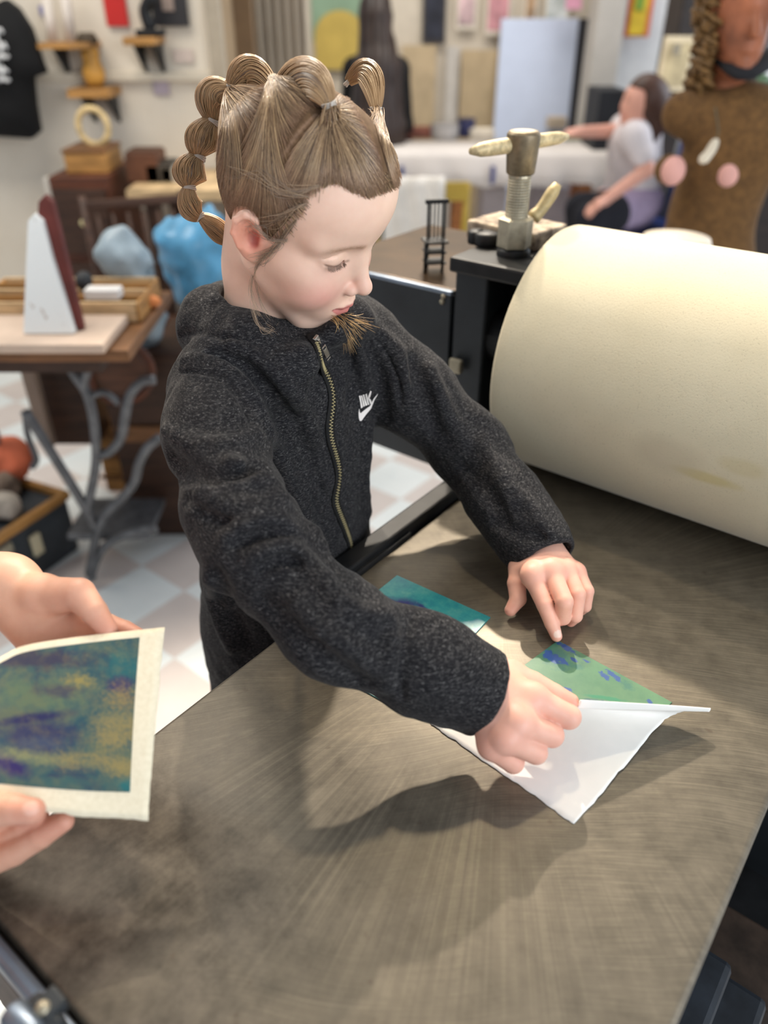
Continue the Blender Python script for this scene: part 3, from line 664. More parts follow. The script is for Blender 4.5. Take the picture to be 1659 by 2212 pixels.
# --- hands of the girl, joints where the photo shows them
zb = BEDZ
LH = dict(wrist=onz(1168, 1192, zb + .050),
  fingers=[  # thumb, index, middle, ring, little: joints, radii
   ([onz(1126, 1226, zb + .042), onz(1116, 1260, zb + .032), onz(1119, 1294, zb + .021), onz(1103, 1318, zb + .0115)], [.0120, .0108, .0096, .0070]),
   ([onz(1150, 1244, zb + .054), onz(1177, 1306, zb + .038), onz(1192, 1346, zb + .019), onz(1202, 1374, zb + .0072)], [.0112, .0094, .0082, .0064]),
   ([onz(1190, 1234, zb + .057), onz(1219, 1300, zb + .047), onz(1216, 1334, zb + .023), onz(1209, 1340, zb + .012)], [.0110, .0098, .0086, .0068]),
   ([onz(1222, 1233, zb + .053), onz(1247, 1284, zb + .043), onz(1242, 1330, zb + .020), onz(1233, 1342, zb + .008)], [.0105, .0094, .0084, .0064]),
   ([onz(1246, 1236, zb + .044), onz(1267, 1277, zb + .036), onz(1263, 1309, zb + .018), onz(1256, 1318, zb + .008)], [.0095, .0084, .0076, .0060])],
  nails=[(1204, 1369, .0125), (1098, 1314, .0125)])
RH = dict(wrist=onz(1042, 1492, zb + .078),
  fingers=[
   ([onz(1098, 1458, zb + .072), onz(1150, 1478, zb + .066), onz(1196, 1499, zb + .060), onz(1233, 1515, zb + .056)], [.0130, .0120, .0098, .0074]),
   ([onz(1150, 1510, zb + .076), onz(1228, 1548, zb + .062), onz(1218, 1552, zb + .042), onz(1222, 1534, zb + .042)], [.0125, .0112, .0092, .0070]),
   ([onz(1117, 1562, zb + .075), onz(1192, 1588, zb + .054), onz(1160, 1588, zb + .034), onz(1130, 1570, zb + .036)], [.0122, .0108, .0090, .0070]),
   ([onz(1092, 1594, zb + .068), onz(1157, 1625, zb + .046), onz(1126, 1616, zb + .028), onz(1100, 1600, zb + .032)], [.0116, .0104, .0088, .0068]),
   ([onz(1062, 1612, zb + .056), onz(1108, 1646, zb + .036), onz(1090, 1638, zb + .022), onz(1072, 1622, zb + .026)], [.0110, .0100, .0084, .0064])],
  nails=[])
def sd_hand(P, h, arm=None, kp=.014, kf=.0035, rw=.021):
    w_ = h['wrist']; F = h['fingers']; palm = None
    for i, (J, r) in enumerate(F):
        a = w_ if i else w_ * .6 + J[0] * .4
        e = sd_cone(P, a, J[0], rw * (.86 if i else .7), r[0] * (.98 if i else 1.05)); palm = e if palm is None else smin(palm, e, kp)
    for i in (1, 2, 3):    # the web between the knuckles
        A0, B0 = F[i][0][0], F[i + 1][0][0]; rr = (F[i][1][0] + F[i + 1][1][0]) * .47
        palm = smin(palm, sd_cone(P, A0 * .94 + w_ * .06, B0 * .94 + w_ * .06, rr, rr), .006)
    m1 = (F[1][0][0] + F[4][0][0]) * .5; palm = smin(palm, sd_cone(P, w_ * .5 + m1 * .5, m1, .018, .013), kp)
    palm = smin(palm, sd_cone(P, F[0][0][0], F[1][0][0] * .7 + w_ * .3, F[0][1][0] * .9, F[1][1][0] * .9), .012)
    if arm is not None: palm = smin(palm, sd_cone(P, arm, w_, rw * 1.15, rw), .012)
    fg = None
    for J, r in F:
        e = sd_chain(P, J, r, .0012)
        fg = e if fg is None else smin(fg, e, .0012)
    d = smin(palm, fg, kf * 1.6)
    for J, r in F[1:3]:
        d = smin(d, np.linalg.norm(P - (J[0] + UPK * .0025), axis=1) - r[0] * .80, .012)
    return d
UPK = V3(0, -.3, .95)
def nail_pts(h): return [onz(x, y, zb + z) for x, y, z in h['nails']]

# --- body mesh: head, neck, trunk, arms, hands and legs in one surface each, joined into one mesh
SHR, ELR = dn(.480, -.598, 1.095), at(560, 1200, .676)
SHL, ELL = dn(.690, -.585, 1.098), dn(.748, -.446, .966)
def sd_trunk(P):
    d = sd_chain(P, [NB - V3(0, 0, .035), dn(.58, -.62, 1.00), dn(.575, -.615, .88), dn(.575, -.61, .76)], [.044, .070, .066, .070], .03)
    d = smin(d, sd_cone(P, SHR - V3(0, 0, .02), SHL - V3(0, 0, .02), .032, .032), .03)
    d = smin(d, sd_chain(P, [SHR, at(488, 1010, .735), ELR, RH['wrist']], [.034, .030, .027, .019], .02), .02)
    d = smin(d, sd_chain(P, [SHL, ELL, LH['wrist']], [.034, .027, .019], .02), .02)
    return d
def sd_legs(P):
    d = None
    for s in (-.055, .055):
        e = sd_chain(P, [dn(.575 + s, -.615, .78), dn(.575 + s * 1.1, -.610, .44), dn(.575 + s * 1.1, -.625, .08)], [.055, .05, .034], .02)
        e = smin(e, sd_cone(P, dn(.575 + s * 1.1, -.635, .035), dn(.575 + s * 1.2, -.50, .030), .034, .026), .02)
        d = e if d is None else smin(d, e, .02)
    return d
def join(parts):
    V = []; F = []; k = 0
    for v, f in parts: V.append(v); F.append(f + k); k += len(v)
    return np.concatenate(V), np.concatenate(F)
def bb(pts, pad): p = np.array(pts); return p.min(0) - pad, p.max(0) + pad
hv, hf_ = polygonize(sd_headneck, HC - V3(.135, .135, .15), HC + V3(.135, .135, .15), .0013)
parts = [(hv, hf_)]
for h, arm in ((LH, ELL), (RH, ELR)):
    w_ = h['wrist']; a = w_ + (arm - w_) * .28; pts = [w_, a] + [j for J, _ in h['fingers'] for j in J]
    lo, hi = bb(pts, .026); parts.append(polygonize(lambda P: sd_hand(P, h, a), lo, hi, .0011))
lo, hi = bb([SHR, SHL, ELR, ELL, RH['wrist'], LH['wrist'], dn(.57, -.62, .74), NB], .10)
parts.append(polygonize(lambda P: smin(sd_trunk(P), sd_legs(P), .03), V3(lo[0], lo[1], .0), hi, .006))
bv, bf = join(parts)
me = to_mesh('person', bv, bf)

t = NT('child_skin'); v = t.co()
at_ = t.new('ShaderNodeAttribute', attribute_name='tint'); nz = t.noise(v, 90, 4, .6); nz2 = t.noise(v, 900, 2)
c_ = t.mix(.10, at_.outputs['Color'], t.ramp(nz, [(.3, srgb(206, 150, 128)), (.7, srgb(246, 214, 196))]))
t.base(c_); t.set(Roughness=.46, Subsurface_Weight=.16, Subsurface_Scale=.004, Specular_IOR_Level=.35)
t.b.inputs['Subsurface Radius'].default_value = (1, .35, .2)
t.bump(nz2, .05, .0004); M_SKIN = t.m
lin = lambda r, g, b: np.array(srgb(r, g, b)[:3])
def blob(P, c, r, p=2): return np.exp(-(np.linalg.norm((P - np.asarray(c)) / r, axis=-1)) ** p)
def over(col, a, c): return col * (1 - a[:, None]) + c * a[:, None]
def skin_tint(P):
    q = wh(P); m = q.copy(); m[:, 1] = np.abs(m[:, 1])
    col = np.tile(lin(240, 204, 183), (len(P), 1))
    inh = (np.abs(q).max(1) < .16)
    a = np.where(inh, 1.0, 0)
    col = over(col, a * .62 * blob(m, (.074, .040, -.030), V3(.030, .026, .020)), lin(222, 132, 126))      # blush
    col = over(col, a * .35 * blob(m, (.10, 0, -.022), V3(.014, .014, .012)), lin(226, 150, 138))
    col = over(col, a * .80 * blob(m, (.003, .078, .005), V3(.026, .018, .026), 4), lin(232, 150, 124))
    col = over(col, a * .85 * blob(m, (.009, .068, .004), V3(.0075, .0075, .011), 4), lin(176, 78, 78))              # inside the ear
    lipz = np.exp(-((m[:, 2] + .0535) / .0098) ** 4) * np.clip((m[:, 0] - .076) / .006, 0, 1) * np.exp(-(m[:, 1] / .0235) ** 8)
    upper = -.0472 - m[:, 1] * .10
    lipmask = lipz * np.clip((.0445 + m[:, 2] * -1 - .0 - .0445 - .0) * 0 + 1, 0, 1)
    topedge = -.0483 - .20 * m[:, 1]; botedge = -.0712 + .30 * m[:, 1] + 16 * m[:, 1] ** 2
    lm = np.clip((topedge - m[:, 2]) / .0016, 0, 1) * np.clip((m[:, 2] - botedge) / .0016, 0, 1) * np.clip((m[:, 0] - .0765) / .004, 0, 1) * np.clip((.0240 - m[:, 1]) / .002, 0, 1)
    col = over(col, a * .86 * lm, lin(192, 94, 96))
    col = over(col, a * .55 * np.exp(-((m[:, 2] + .0566 - .07 * m[:, 1]) / .0012) ** 2) * (m[:, 0] > .078) * (m[:, 1] < .0225), lin(120, 48, 52))
    lz = .0048 + 14 * (m[:, 1] - .031) ** 2
    lidm = np.exp(-(np.abs(m[:, 2] - lz) / .0013) ** 2) * np.clip((.0150 - np.abs(m[:, 1] - .0315)) / .002, 0, 1) * (m[:, 0] > .066)
    col = over(col, a * .75 * lidm, lin(112, 74, 60))
    col = over(col, a * .40 * blob(m, (.074, .0315, -.001), V3(.018, .020, .006)), lin(206, 148, 138))
    bz = .0300 - 9 * (m[:, 1] - .030) ** 2
    bm_ = np.exp(-((m[:, 2] - bz) / .0042) ** 2) * np.clip((m[:, 1] - .010) / .006, 0, 1) * np.clip((.058 - m[:, 1]) / .014, 0, 1) * (m[:, 0] > .045)
    col = over(col, a * .85 * bm_ * (.8 + .3 * vnoise(q * 700)), lin(150, 108, 76))
    for h in (LH, RH):
        for i, (J, r) in enumerate(h['fingers']):
            col = over(col, .42 * blob(P, J[-1], .013), lin(222, 128, 116))
            col = over(col, .30 * blob(P, J[1], .011), lin(222, 140, 126))
            if i: col = over(col, .36 * blob(P, J[0], .013), lin(222, 132, 122))
    hd = np.minimum(np.linalg.norm(P - LH['wrist'], axis=1), np.linalg.norm(P - RH['wrist'], axis=1))
    col = over(col, .50 * np.clip((.15 - hd) / .05, 0, 1), lin(222, 146, 128))
    for p in nail_pts(LH): col = over(col, .9 * (np.linalg.norm(P - p, axis=1) < .0048), lin(238, 212, 200))
    return np.clip(col, 0, 1)
paint(me, skin_tint)
girl = obj('person', me, M_SKIN, None, label='girl in dark hoodie with bubble-braided hair bending over the press bed', cat='person')
# ------------------------------------------------------------------ hoodie
def Z2(*p): return [(320 + x / 2.86, 580 + y / 2.86) for x, y in p]     # notes taken on an enlarged view
CUFR, CUFL = RH['wrist'], LH['wrist']
def axis(a, b): d = np.asarray(b) - np.asarray(a); return d / np.linalg.norm(d)
dirR = axis(at(722, 1352, .655), CUFR); dirL = axis(ELL, onz(1185, 1240, zb + .052))
def sd_torso(P):
    z = P[:, 2]; d_ = P @ DV; n_ = P @ NV
    zz = np.array([.60, .74, .88, .98, 1.05, 1.10, 1.15, 1.19])
    cd_ = np.interp(z, zz, [.575, .575, .577, .580, .580, .580, .580, .580]); cn = np.interp(z, zz, [-.612, -.612, -.612, -.612, -.612, -.610, -.61, -.61])
    rd = np.interp(z, zz, [.142, .138, .124, .126, .134, .124, .078, .045]); rn = np.interp(z, zz, [.105, .102, .090, .092, .088, .074, .046, .03])
    k = np.sqrt(((d_ - cd_) / rd) ** 2 + ((n_ - cn) / rn) ** 2 + 1e-9)
    d = (k - 1) * np.minimum(rd, rn) * .9
    return smax(smax(d,   .625 - z, .02), z - 1.155, .03)
def sd_sleeves(P):
    r = sd_chain(P, [SHR, at(466, 940, .768), at(512, 1105, .700), ELR, at(722, 1352, .655), CUFR - dirR * .055, CUFR], [.053, .0455, .0410, .0400, .0385, .0380, .0405], .035)
    mL = SHL * .5 + ELL * .5; fL = ELL * .5 + CUFL * .5
    l = sd_chain(P, [SHL, mL, ELL, fL, CUFL - dirL * .03, CUFL + dirL * .02], [.054, .048, .0440, .0400, .0385, .0385], .03)
    cR = smax(r, (P - (CUFR + dirR * .004)) @ dirR, .004); cL = smax(l, (P - (CUFL + dirL * .014)) @ dirL, .004)
    return cR, cL
HOOD = [(onz(690, 726, 1.130), .011), (at(652, 784, .800), .015), (at(604, 812, .804), .026), (at(524, 768, .824), .040), (at(474, 706, .880), .044),
        (dn(.61, -.715, 1.115), .042), (dn(.68, -.70, 1.130), .040), (dn(.675, -.620, 1.140), .034), (dn(.645, -.555, 1.135), .026), (at(718, 722, .83), .014)]
def sd_hood(P): return sd_chain(P, [h[0] for h in HOOD], [h[1] for h in HOOD], .02)
def sd_jacket0(P):
    cR, cL = sd_sleeves(P); d = smin(sd_torso(P), sd_hood(P), .022)
    d = smin(d, cR, .022); d = smin(d, cL, .022)
    return d
FOLDS = [  # pixel line, radius, groove(-) or ridge(+), blend
 (Z2((150, 470), (205, 408), (330, 392), (500, 432), (640, 500), (760, 570), (870, 690), (970, 748)), .0048, -1, .004),
 (Z2((190, 640), (380, 650), (520, 740), (600, 860), (648, 1000), (685, 1160)), .0034, -1, .003),
 (Z2((240, 560), (400, 590), (560, 690), (660, 820), (720, 960)), .0060, 1, .014),
 (Z2((470, 520), (640, 590), (800, 760), (900, 960), (1000, 1180), (1080, 1400)), .0050, -1, .008),
 (Z2((380, 520), (560, 580), (700, 700), (800, 900), (850, 1150), (870, 1380)), .0045, -1, .007),
 (Z2((520, 470), (690, 560), (830, 700), (960, 860), (1040, 1060)), .0050, 1, .014),
 (Z2((740, 1000), (830, 1200), (900, 1380), (980, 1560), (1060, 1700)), .0060, 1, .016),
 (Z2((135, 1190), (230, 1300), (400, 1370), (560, 1420), (700, 1440)), .0050, -1, .008),
 (Z2((250, 1250), (420, 1300), (600, 1330), (720, 1330)), .0070, 1, .016),
 (Z2((520, 1190), (650, 1260), (760, 1350), (830, 1460)), .0060, 1, .014),
 (Z2((240, 1420), (420, 1520), (620, 1560), (800, 1500)), .0055, -1, .009),
 (Z2((330, 1400), (520, 1470), (700, 1480), (830, 1440)), .0060, 1, .016),
 (Z2((480, 1660), (640, 1590), (790, 1560), (880, 1600)), .0055, 1, .014),
 (Z2((560, 1700), (720, 1650), (860, 1660)), .0045, -1, .012),
 (Z2((650, 1790), (790, 1730), (900, 1750), (1000, 1830), (1070, 1910)), .0060, 1, .014),
 (Z2((700, 1850), (840, 1790), (940, 1830)), .0045, -1, .007),
 (Z2((1245, 470), (1262, 600), (1268, 720), (1240, 860)), .0045, -1, .012),
 (Z2((1300, 500), (1335, 620), (1350, 740)), .0050, 1, .014),
 (Z2((1350, 470), (1420, 620), (1450, 760), (1470, 900), (1480, 1100)), .0045, -1, .012),
 (Z2((1420, 440), (1500, 560), (1555, 700), (1560, 860)), .0036, -1, .004),
 (Z2((1460, 420), (1560, 540), (1610, 700)), .0060, 1, .016),
 (Z2((1330, 900), (1345, 1100), (1330, 1300), (1350, 1500)), .0060, 1, .018),
 ([(892, 1330), (872, 1400), (864, 1460), (872, 1510)], .0022, -1, .006),
 ([(848, 1350), (842, 1420), (830, 1480)], .0040, 1, .012),
 ([(700, 1250), (740, 1300), (800, 1330), (850, 1320)], .0050, 1, .014),
 ([(640, 1310), (700, 1370), (760, 1400), (800, 1440)], .0050, 1, .016),
 ([(570, 1300), (640, 1370), (700, 1420), (770, 1470)], .0050, -1, .016),
 ([(1040, 960), (1080, 1020), (1100, 1080)], .0060, 1, .016), ([(1000, 1010), (1050, 1060), (1090, 1120)], .0050, -1, .014),
 ([(1110, 1060), (1150, 1100), (1180, 1150)], .0050, 1, .014), ([(1070, 1130), (1120, 1150), (1170, 1160)], .0045, -1, .012),
 ([(930, 800), (960, 880), (1000, 950)], .0060, 1, .018), ([(890, 780), (915, 860), (940, 930)], .0055, -1, .016),
 ([(370, 990), (420, 1020), (500, 1030), (560, 1010)], .0055, -1, .016), ([(360, 930), (420, 960), (500, 960), (555, 940)], .0055, 1, .016),
 ([(450, 1250), (470, 1330), (500, 1400)], .0060, 1, .014), ([(470, 1240), (500, 1320), (540, 1390)], .0050, -1, .014),
]
FC = []
for px, r, sg, k in FOLDS:
    p = spline(px, max(5, 2 * len(px))); h = march(sd_jacket0, p[:, 0], p[:, 1])
    ok = np.linalg.norm(h - CAM, axis=1) < 1.35
    h = h[ok]
    if len(h) < 2: continue
    g = grad(sd_jacket0, h); rr_ = r * np.sin(np.linspace(.35, PI - .35, len(h))) ** .6
    FC.append((h + g * (r * .05 if sg < 0 else r * .05), rr_, sg, k, h.min(0) - .03, h.max(0) + .03))
def sd_jacket(P):
    d = sd_jacket0(P)
    w_ = P + .35 * np.stack([vnoise(P * 9, 1), vnoise(P * 9, 2), vnoise(P * 9, 3)], -1) * .06
    d = d + .0022 * vnoise(w_ * V3(22, 22, 34), 5) + .0010 * vnoise(w_ * 70, 6)
    for pts, rr_, sg, k, lo_, hi_ in FC:
        m = ((P > lo_) & (P < hi_)).all(1)
        if not m.any(): continue
        e = sd_chain(P[m], pts, rr_, .003)
        d[m] = smin(d[m], e, k) if sg > 0 else smax(d[m], -e, k)
    # openings: cuffs and neck
    for c_, dr, r_ in ((CUFR, dirR, .0345), (CUFL, dirL, .0325)):
        d = smax(d, -sd_cone(P, c_ - dr * .03, c_ + dr * .12, r_, r_), .003)
    d = smax(d, -(sd_neck(P) - .004), .006)
    return d
lo, hi = bb([SHR, SHL, ELR, ELL, CUFR, CUFL], .075)
hi[2] = 1.24; q_ = dn(.60, -.735, 1.15); lo = np.minimum(lo, q_ - .06); hi = np.maximum(hi, dn(.69, -.70, 1.15) + .05); hi[2] = 1.23; lo[2] = .60
jv, jf = polygonize(sd_jacket, lo, hi, .0023)
t = NT('heather_charcoal_jersey'); v = t.co((1, 1, 1))
g1 = t.noise(t.co((1, 1, 3.2)), 240, 4, .8); g2 = t.noise(t.co((1, 1, 3.0), loc=(4, 4, 4)), 270, 3, .65); g3 = t.noise(v, 14, 4)
cc = t.ramp(g1, [(.34, srgb(18, 18, 20)), (.50, srgb(34, 34, 37)), (.64, srgb(70, 69, 69))])
cc = t.mix(t.ramp(g2, [(.58, (0, 0, 0)), (.70, (.8, .8, .8))]), cc, srgb(112, 111, 111))
cc = t.mix(t.math('MULTIPLY', t.ramp(g3, [(.4, (0, 0, 0)), (.7, (1, 1, 1))]), .30), cc, srgb(34, 34, 38))
t.base(cc); t.set(Roughness=.92, Specular_IOR_Level=.12, Sheen_Weight=.06, Sheen_Roughness=.4); t.bump(g1, .35, .0009); M_HOOD = t.m
hoodie = obj('hoodie', to_mesh('hoodie', jv, jf), M_HOOD, girl)
# jeans
jl = polygonize(lambda P: smax(smax(smin(sd_legs(P), sd_cone(P, dn(.53, -.61, .78), dn(.62, -.61, .78),   .060, .060), .03) - .007, .09 - P[:, 2], .01), P[:, 2] - .80, .01), dn(.575, -.62, .05) - V3(.20, .20, 0), dn(.575, -.62, .84) + V3(.20, .20, 0), .006)
obj('jeans', to_mesh('jeans', *jl), simple('pale_blue_denim', srgb(196, 208, 232), .85, 0, .1, 90, .1), girl, label='pale blue jeans')

def surf(px, off=.001, n=None, fn=sd_jacket):
    p = spline(px, n) if n else np.asarray(px, float); h = march(fn, p[:, 0], p[:, 1]); g = grad(fn, h, .002); return h + g * off, g
def ribbon(P, N, width, thick=.0008):
    T = np.gradient(P, axis=0); T /= np.linalg.norm(T, axis=1)[:, None]; S = np.cross(N, T); S /= np.linalg.norm(S, axis=1)[:, None]
    u = np.linspace(-1, 1, 5)
    return np.stack([P + S * (width / 2) * k + N * thick * (1 - k * k) for k in u], 1), S, T
ZL = [(673, 722), (684, 752), (693, 790), (708, 818), (716, 850), (716, 880), (711, 915), (714, 950), (724, 985), (731, 1020), (727, 1055), (724, 1085), (735, 1115), (748, 1150), (756, 1180), (752, 1205)]
ZP, ZN = surf(ZL, .0012, 80)
for _ in range(3):
    ZP[1:-1] = (ZP[:-2] + ZP[2:] + 2 * ZP[1:-1]) / 4; ZN[1:-1] = (ZN[:-2] + ZN[2:] + ZN[1:-1]) / 3
ZN /= np.linalg.norm(ZN, axis=1)[:, None]
G, S_, T_ = ribbon(ZP, ZN, .0125)
zipper = MB().grid(G).build('zipper', simple('black_zip_tape', srgb(16, 16, 17), .8), hoodie, smooth=True, solid=.0006)
zt = MB(); L_ = np.r_[0, np.cumsum(np.linalg.norm(np.diff(ZP, axis=0), axis=1))]; nt = int(L_[-1] / .0019)
for i in range(9, nt):
    s_ = L_[-1] * i / nt; p = np.array([np.interp(s_, L_, ZP[:, k]) for k in range(3)]); a = np.array([np.interp(s_, L_, S_[:, k]) for k in range(3)]); n_ = np.array([np.interp(s_, L_, ZN[:, k]) for k in range(3)]); c_ = np.cross(a, n_)
    zt.box(p + n_ * .0016 + a * (.0011 if i % 2 else -.0011), (.0026, .0008, .0013), (a, c_, n_))
M_BRASS = simple('brass_teeth', srgb(222, 208, 160), .4, .55, .1, 200)
M_CHROME = simple('nickel_pull', srgb(190, 186, 180), .25, .9, .1, 120)
zt.build('zipper_teeth', M_BRASS, hoodie, label='brass zipper teeth')
a0 = march(sd_jacket0, 683, 738)[0]; a1 = march(sd_jacket0, 704, 786)[0]; T0 = axis(a0, a1); N0 = axis(a0, CAM) + grad(sd_jacket0, a0[None], .004)[0]; N0 = N0 - T0 * (N0 @ T0); N0 /= np.linalg.norm(N0); S0 = np.cross(N0, T0); p0 = march(sd_jacket0, 679, 733)[0]
sl = MB(); sl.box(p0 + N0 * .0035, (.0075, .0105, .0035), (S0, T0, N0)); sl.box(p0 + N0 * .0062 + T0 * .001, (.0030, .0080, .0028), (S0, T0, N0))
sl.build('zipper_slider', M_CHROME, hoodie, bevel=.0008)
pu = MB(); a0 = p0 + T0 * .0085 + N0 * .0100; a1 = a0 + T0 * .0175; tdir = T0; Lp = .0175; sd_ = S0; nn = N0
for s_ in (-1, 1): pu.box(a0 + tdir * Lp * .36 + sd_ * s_ * .0026, (.0011, Lp * .96, .0013), (sd_, tdir, nn))
pu.box(a0 + tdir * Lp * .45, (.0045, Lp * .62, .0011), (sd_, tdir, nn)); pu.box(a0 + tdir * Lp * .82, (.0062, .0012, .0013), (sd_, tdir, nn)); pu.box(a0 - tdir * .001, (.0060, .0014, .0015), (sd_, tdir, nn)); pu.box(a0 + tdir * Lp * 1.02, (.0062, .0016, .0013), (sd_, tdir, nn))
pu.build('zipper_pull', M_CHROME, hoodie, bevel=.0003)
# printed chest mark: three slanted letters over a curved tick
def Z3(*p): return [(600 + x / 5.184, 600 + y / 5.184) for x, y in p]
lg = MB()
def decal(poly):
    P, N = surf(poly, .0011, None, sd_jacket0); lg.add(P, [tuple(range(len(P)))])
M_WHITE = simple('white_print', srgb(232, 226, 222), .7, 0, .04)
hitc, hitn = surf(Z3((985, 1420)), .0, None, sd_jacket); 
def strip_poly(a, b):   # two edge lines to a ladder of quads that follows the cloth
    A, NA = surf(a, .0014, 10); B, NB_ = surf(b, .0014, 10); lg.grid(np.stack([A, A * .5 + B * .5, B], 1))
strip_poly(Z3((898, 1322), (912, 1400), (922, 1462)), Z3((916, 1318), (930, 1395), (944, 1452)))
strip_poly(Z3((922, 1316), (938, 1390), (950, 1448)), Z3((938, 1312), (954, 1380), (968, 1440)))
strip_poly(Z3((948, 1304), (962, 1375), (974, 1438)), Z3((968, 1298), (982, 1370), (996, 1428)))
strip_poly(Z3((980, 1296), (990, 1360), (1002, 1424)), Z3((996, 1290), (1008, 1352), (1018, 1416)))
strip_poly(Z3((1032, 1262), (1012, 1310), (1004, 1345)), Z3((1042, 1268), (1032, 1320), (1014, 1356)))
strip_poly(Z3((1006, 1342), (1020, 1372), (1030, 1408)), Z3((1018, 1332), (1040, 1360), (1050, 1396)))
strip_poly(Z3((900, 1470), (893, 1530), (905, 1590), (925, 1606), (990, 1520), (1050, 1440), (1072, 1375), (1115, 1302)), Z3((905, 1468), (908, 1500), (920, 1515), (935, 1505), (985, 1468), (1034, 1422), (1058, 1362), (1112, 1298)))
lg.build('printed_logo', M_WHITE, hoodie, smooth=True, label='white printed chest logo')
# ------------------------------------------------------------------ hair
def sd_scalp(P):
    q = wh(P)
    d = sd_ell(q, (.004, 0, .043), (.0870, .0715, .086)); d = smin(d, sd_ell(q, (.034, 0, .058), (.069, .069, .060)), .02)
    return d * HS
SKC = V3(.005, 0, .040)
def scalp_at(x, y, off=0.0):
    """point of the scalp (raised by off) under a pixel; beyond the outline, the nearest point to the ray"""
    x = np.atleast_1d(np.asarray(x, float)); y = np.atleast_1d(np.asarray(y, float))
    f = lambda P: sd_scalp(P) - off
    h = march(f, x, y, .5, 1.1, 40)
    D = FWD + ((x - CX) / FPX)[:, None] * RGT - ((y - CY) / FPX)[:, None] * UPV
    miss = sd_scalp(h) > off + .003
    if miss.any():
        zc = (HC - CAM) @ FWD; h[miss] = CAM + D[miss] * (zc + .004)
        g = grad(sd_scalp, h[miss]); h[miss] -= g * (sd_scalp(h[miss]) - off)[:, None]
    return h
HLINE = [(865, 398), (850, 408), (836, 412), (815, 420), (796, 424), (775, 416), (755, 408), (728, 394), (705, 396), (690, 402), (668, 424), (655, 450), (640, 480), (618, 510), (600, 530), (578, 546), (566, 520), (556, 490), (535, 470), (512, 462), (498, 468), (492, 490), (494, 530)]
hl = wh(scalp_at([p[0] for p in HLINE], [p[1] for p in HLINE]))
hlaz = np.arctan2(-(hl[:, 1]), hl[:, 0] - SKC[0]); hlel = np.arctan2(hl[:, 2] - SKC[2], np.hypot(hl[:, 1], hl[:, 0] - SKC[0]))
o_ = np.argsort(np.abs(hlaz)); HA = np.r_[np.abs(hlaz)[o_], 2.4, PI]; HE = np.r_[hlel[o_], -.75, -.85]; _g = np.linspace(0, PI, 200); _v = np.interp(_g, HA, HE); _v = np.convolve(np.r_[[_v[0]] * 6, _v, [_v[-1]] * 6], np.ones(13) / 13, 'valid'); HA, HE = _g, _v
def hairfield(q):
    """how far (radians) above the hairline"""
    az = np.abs(np.arctan2(q[:, 1], q[:, 0] - SKC[0])); el = np.arctan2(q[:, 2] - SKC[2], np.hypot(q[:, 1], q[:, 0] - SKC[0]))
    return el - np.interp(az, HA, HE)
PART = spline([(838, 408), (834, 372), (822, 330), (806, 295), (788, 262), (768, 228), (752, 203), (742, 188)], 60)
PART2 = spline([(682, 252), (665, 268), (645, 290), (628, 315), (612, 340)], 30)
part_w = scalp_at(PART[:, 0], PART[:, 1]); part2_w = scalp_at(PART2[:, 0], PART2[:, 1])
cv, cf = polygonize(lambda P: smax(smax(sd_scalp(P) - .0022, -.06 - sd_scalp(P), .002), -hairfield(wh(P)) * .08 + .0100 + .016 * np.exp(-(((wh(P) - V3(.035, -.065, .03)) / .036) ** 2).sum(1)), .003), HC - V3(.13, .13, .14), HC + V3(.13, .13, .14), .0022)
t = NT('light_brown_hair'); at_ = t.new('ShaderNodeAttribute', attribute_name='tint'); v = t.co()
t.base(at_.outputs['Color']); t.set(Roughness=.34, Specular_IOR_Level=.6); M_HAIR = t.m
HD, HM_, HLt, HG = lin(84, 64, 48), lin(141, 114, 86), lin(208, 178, 138), lin(156, 114, 66)
me = to_mesh('hair', cv, cf)
def cap_tint(P):
    n_ = vnoise(P * 260, 3) * .5 + .5; c_ = over(np.tile(HD, (len(P), 1)), n_ * .5, HM_)
    for W, w_ in ((part_w, .0022), (part2_w, .0030)):
        dd = np.full(len(P), 9.0)
        for k in W: dd = np.minimum(dd, np.linalg.norm(P - k, axis=1))
        c_ = over(c_, np.clip((w_ - dd) / .0015, 0, 1) * .7, lin(188, 156, 134))
    return c_
paint(me, cap_tint)
t = NT('scalp_hair'); at_ = t.new('ShaderNodeAttribute', attribute_name='tint'); t.base(at_.outputs['Color']); t.set(Roughness=.85, Specular_IOR_Level=.15)
hair = obj('hair', me, t.m, girl, label='light brown hair parted and tied in small sections')

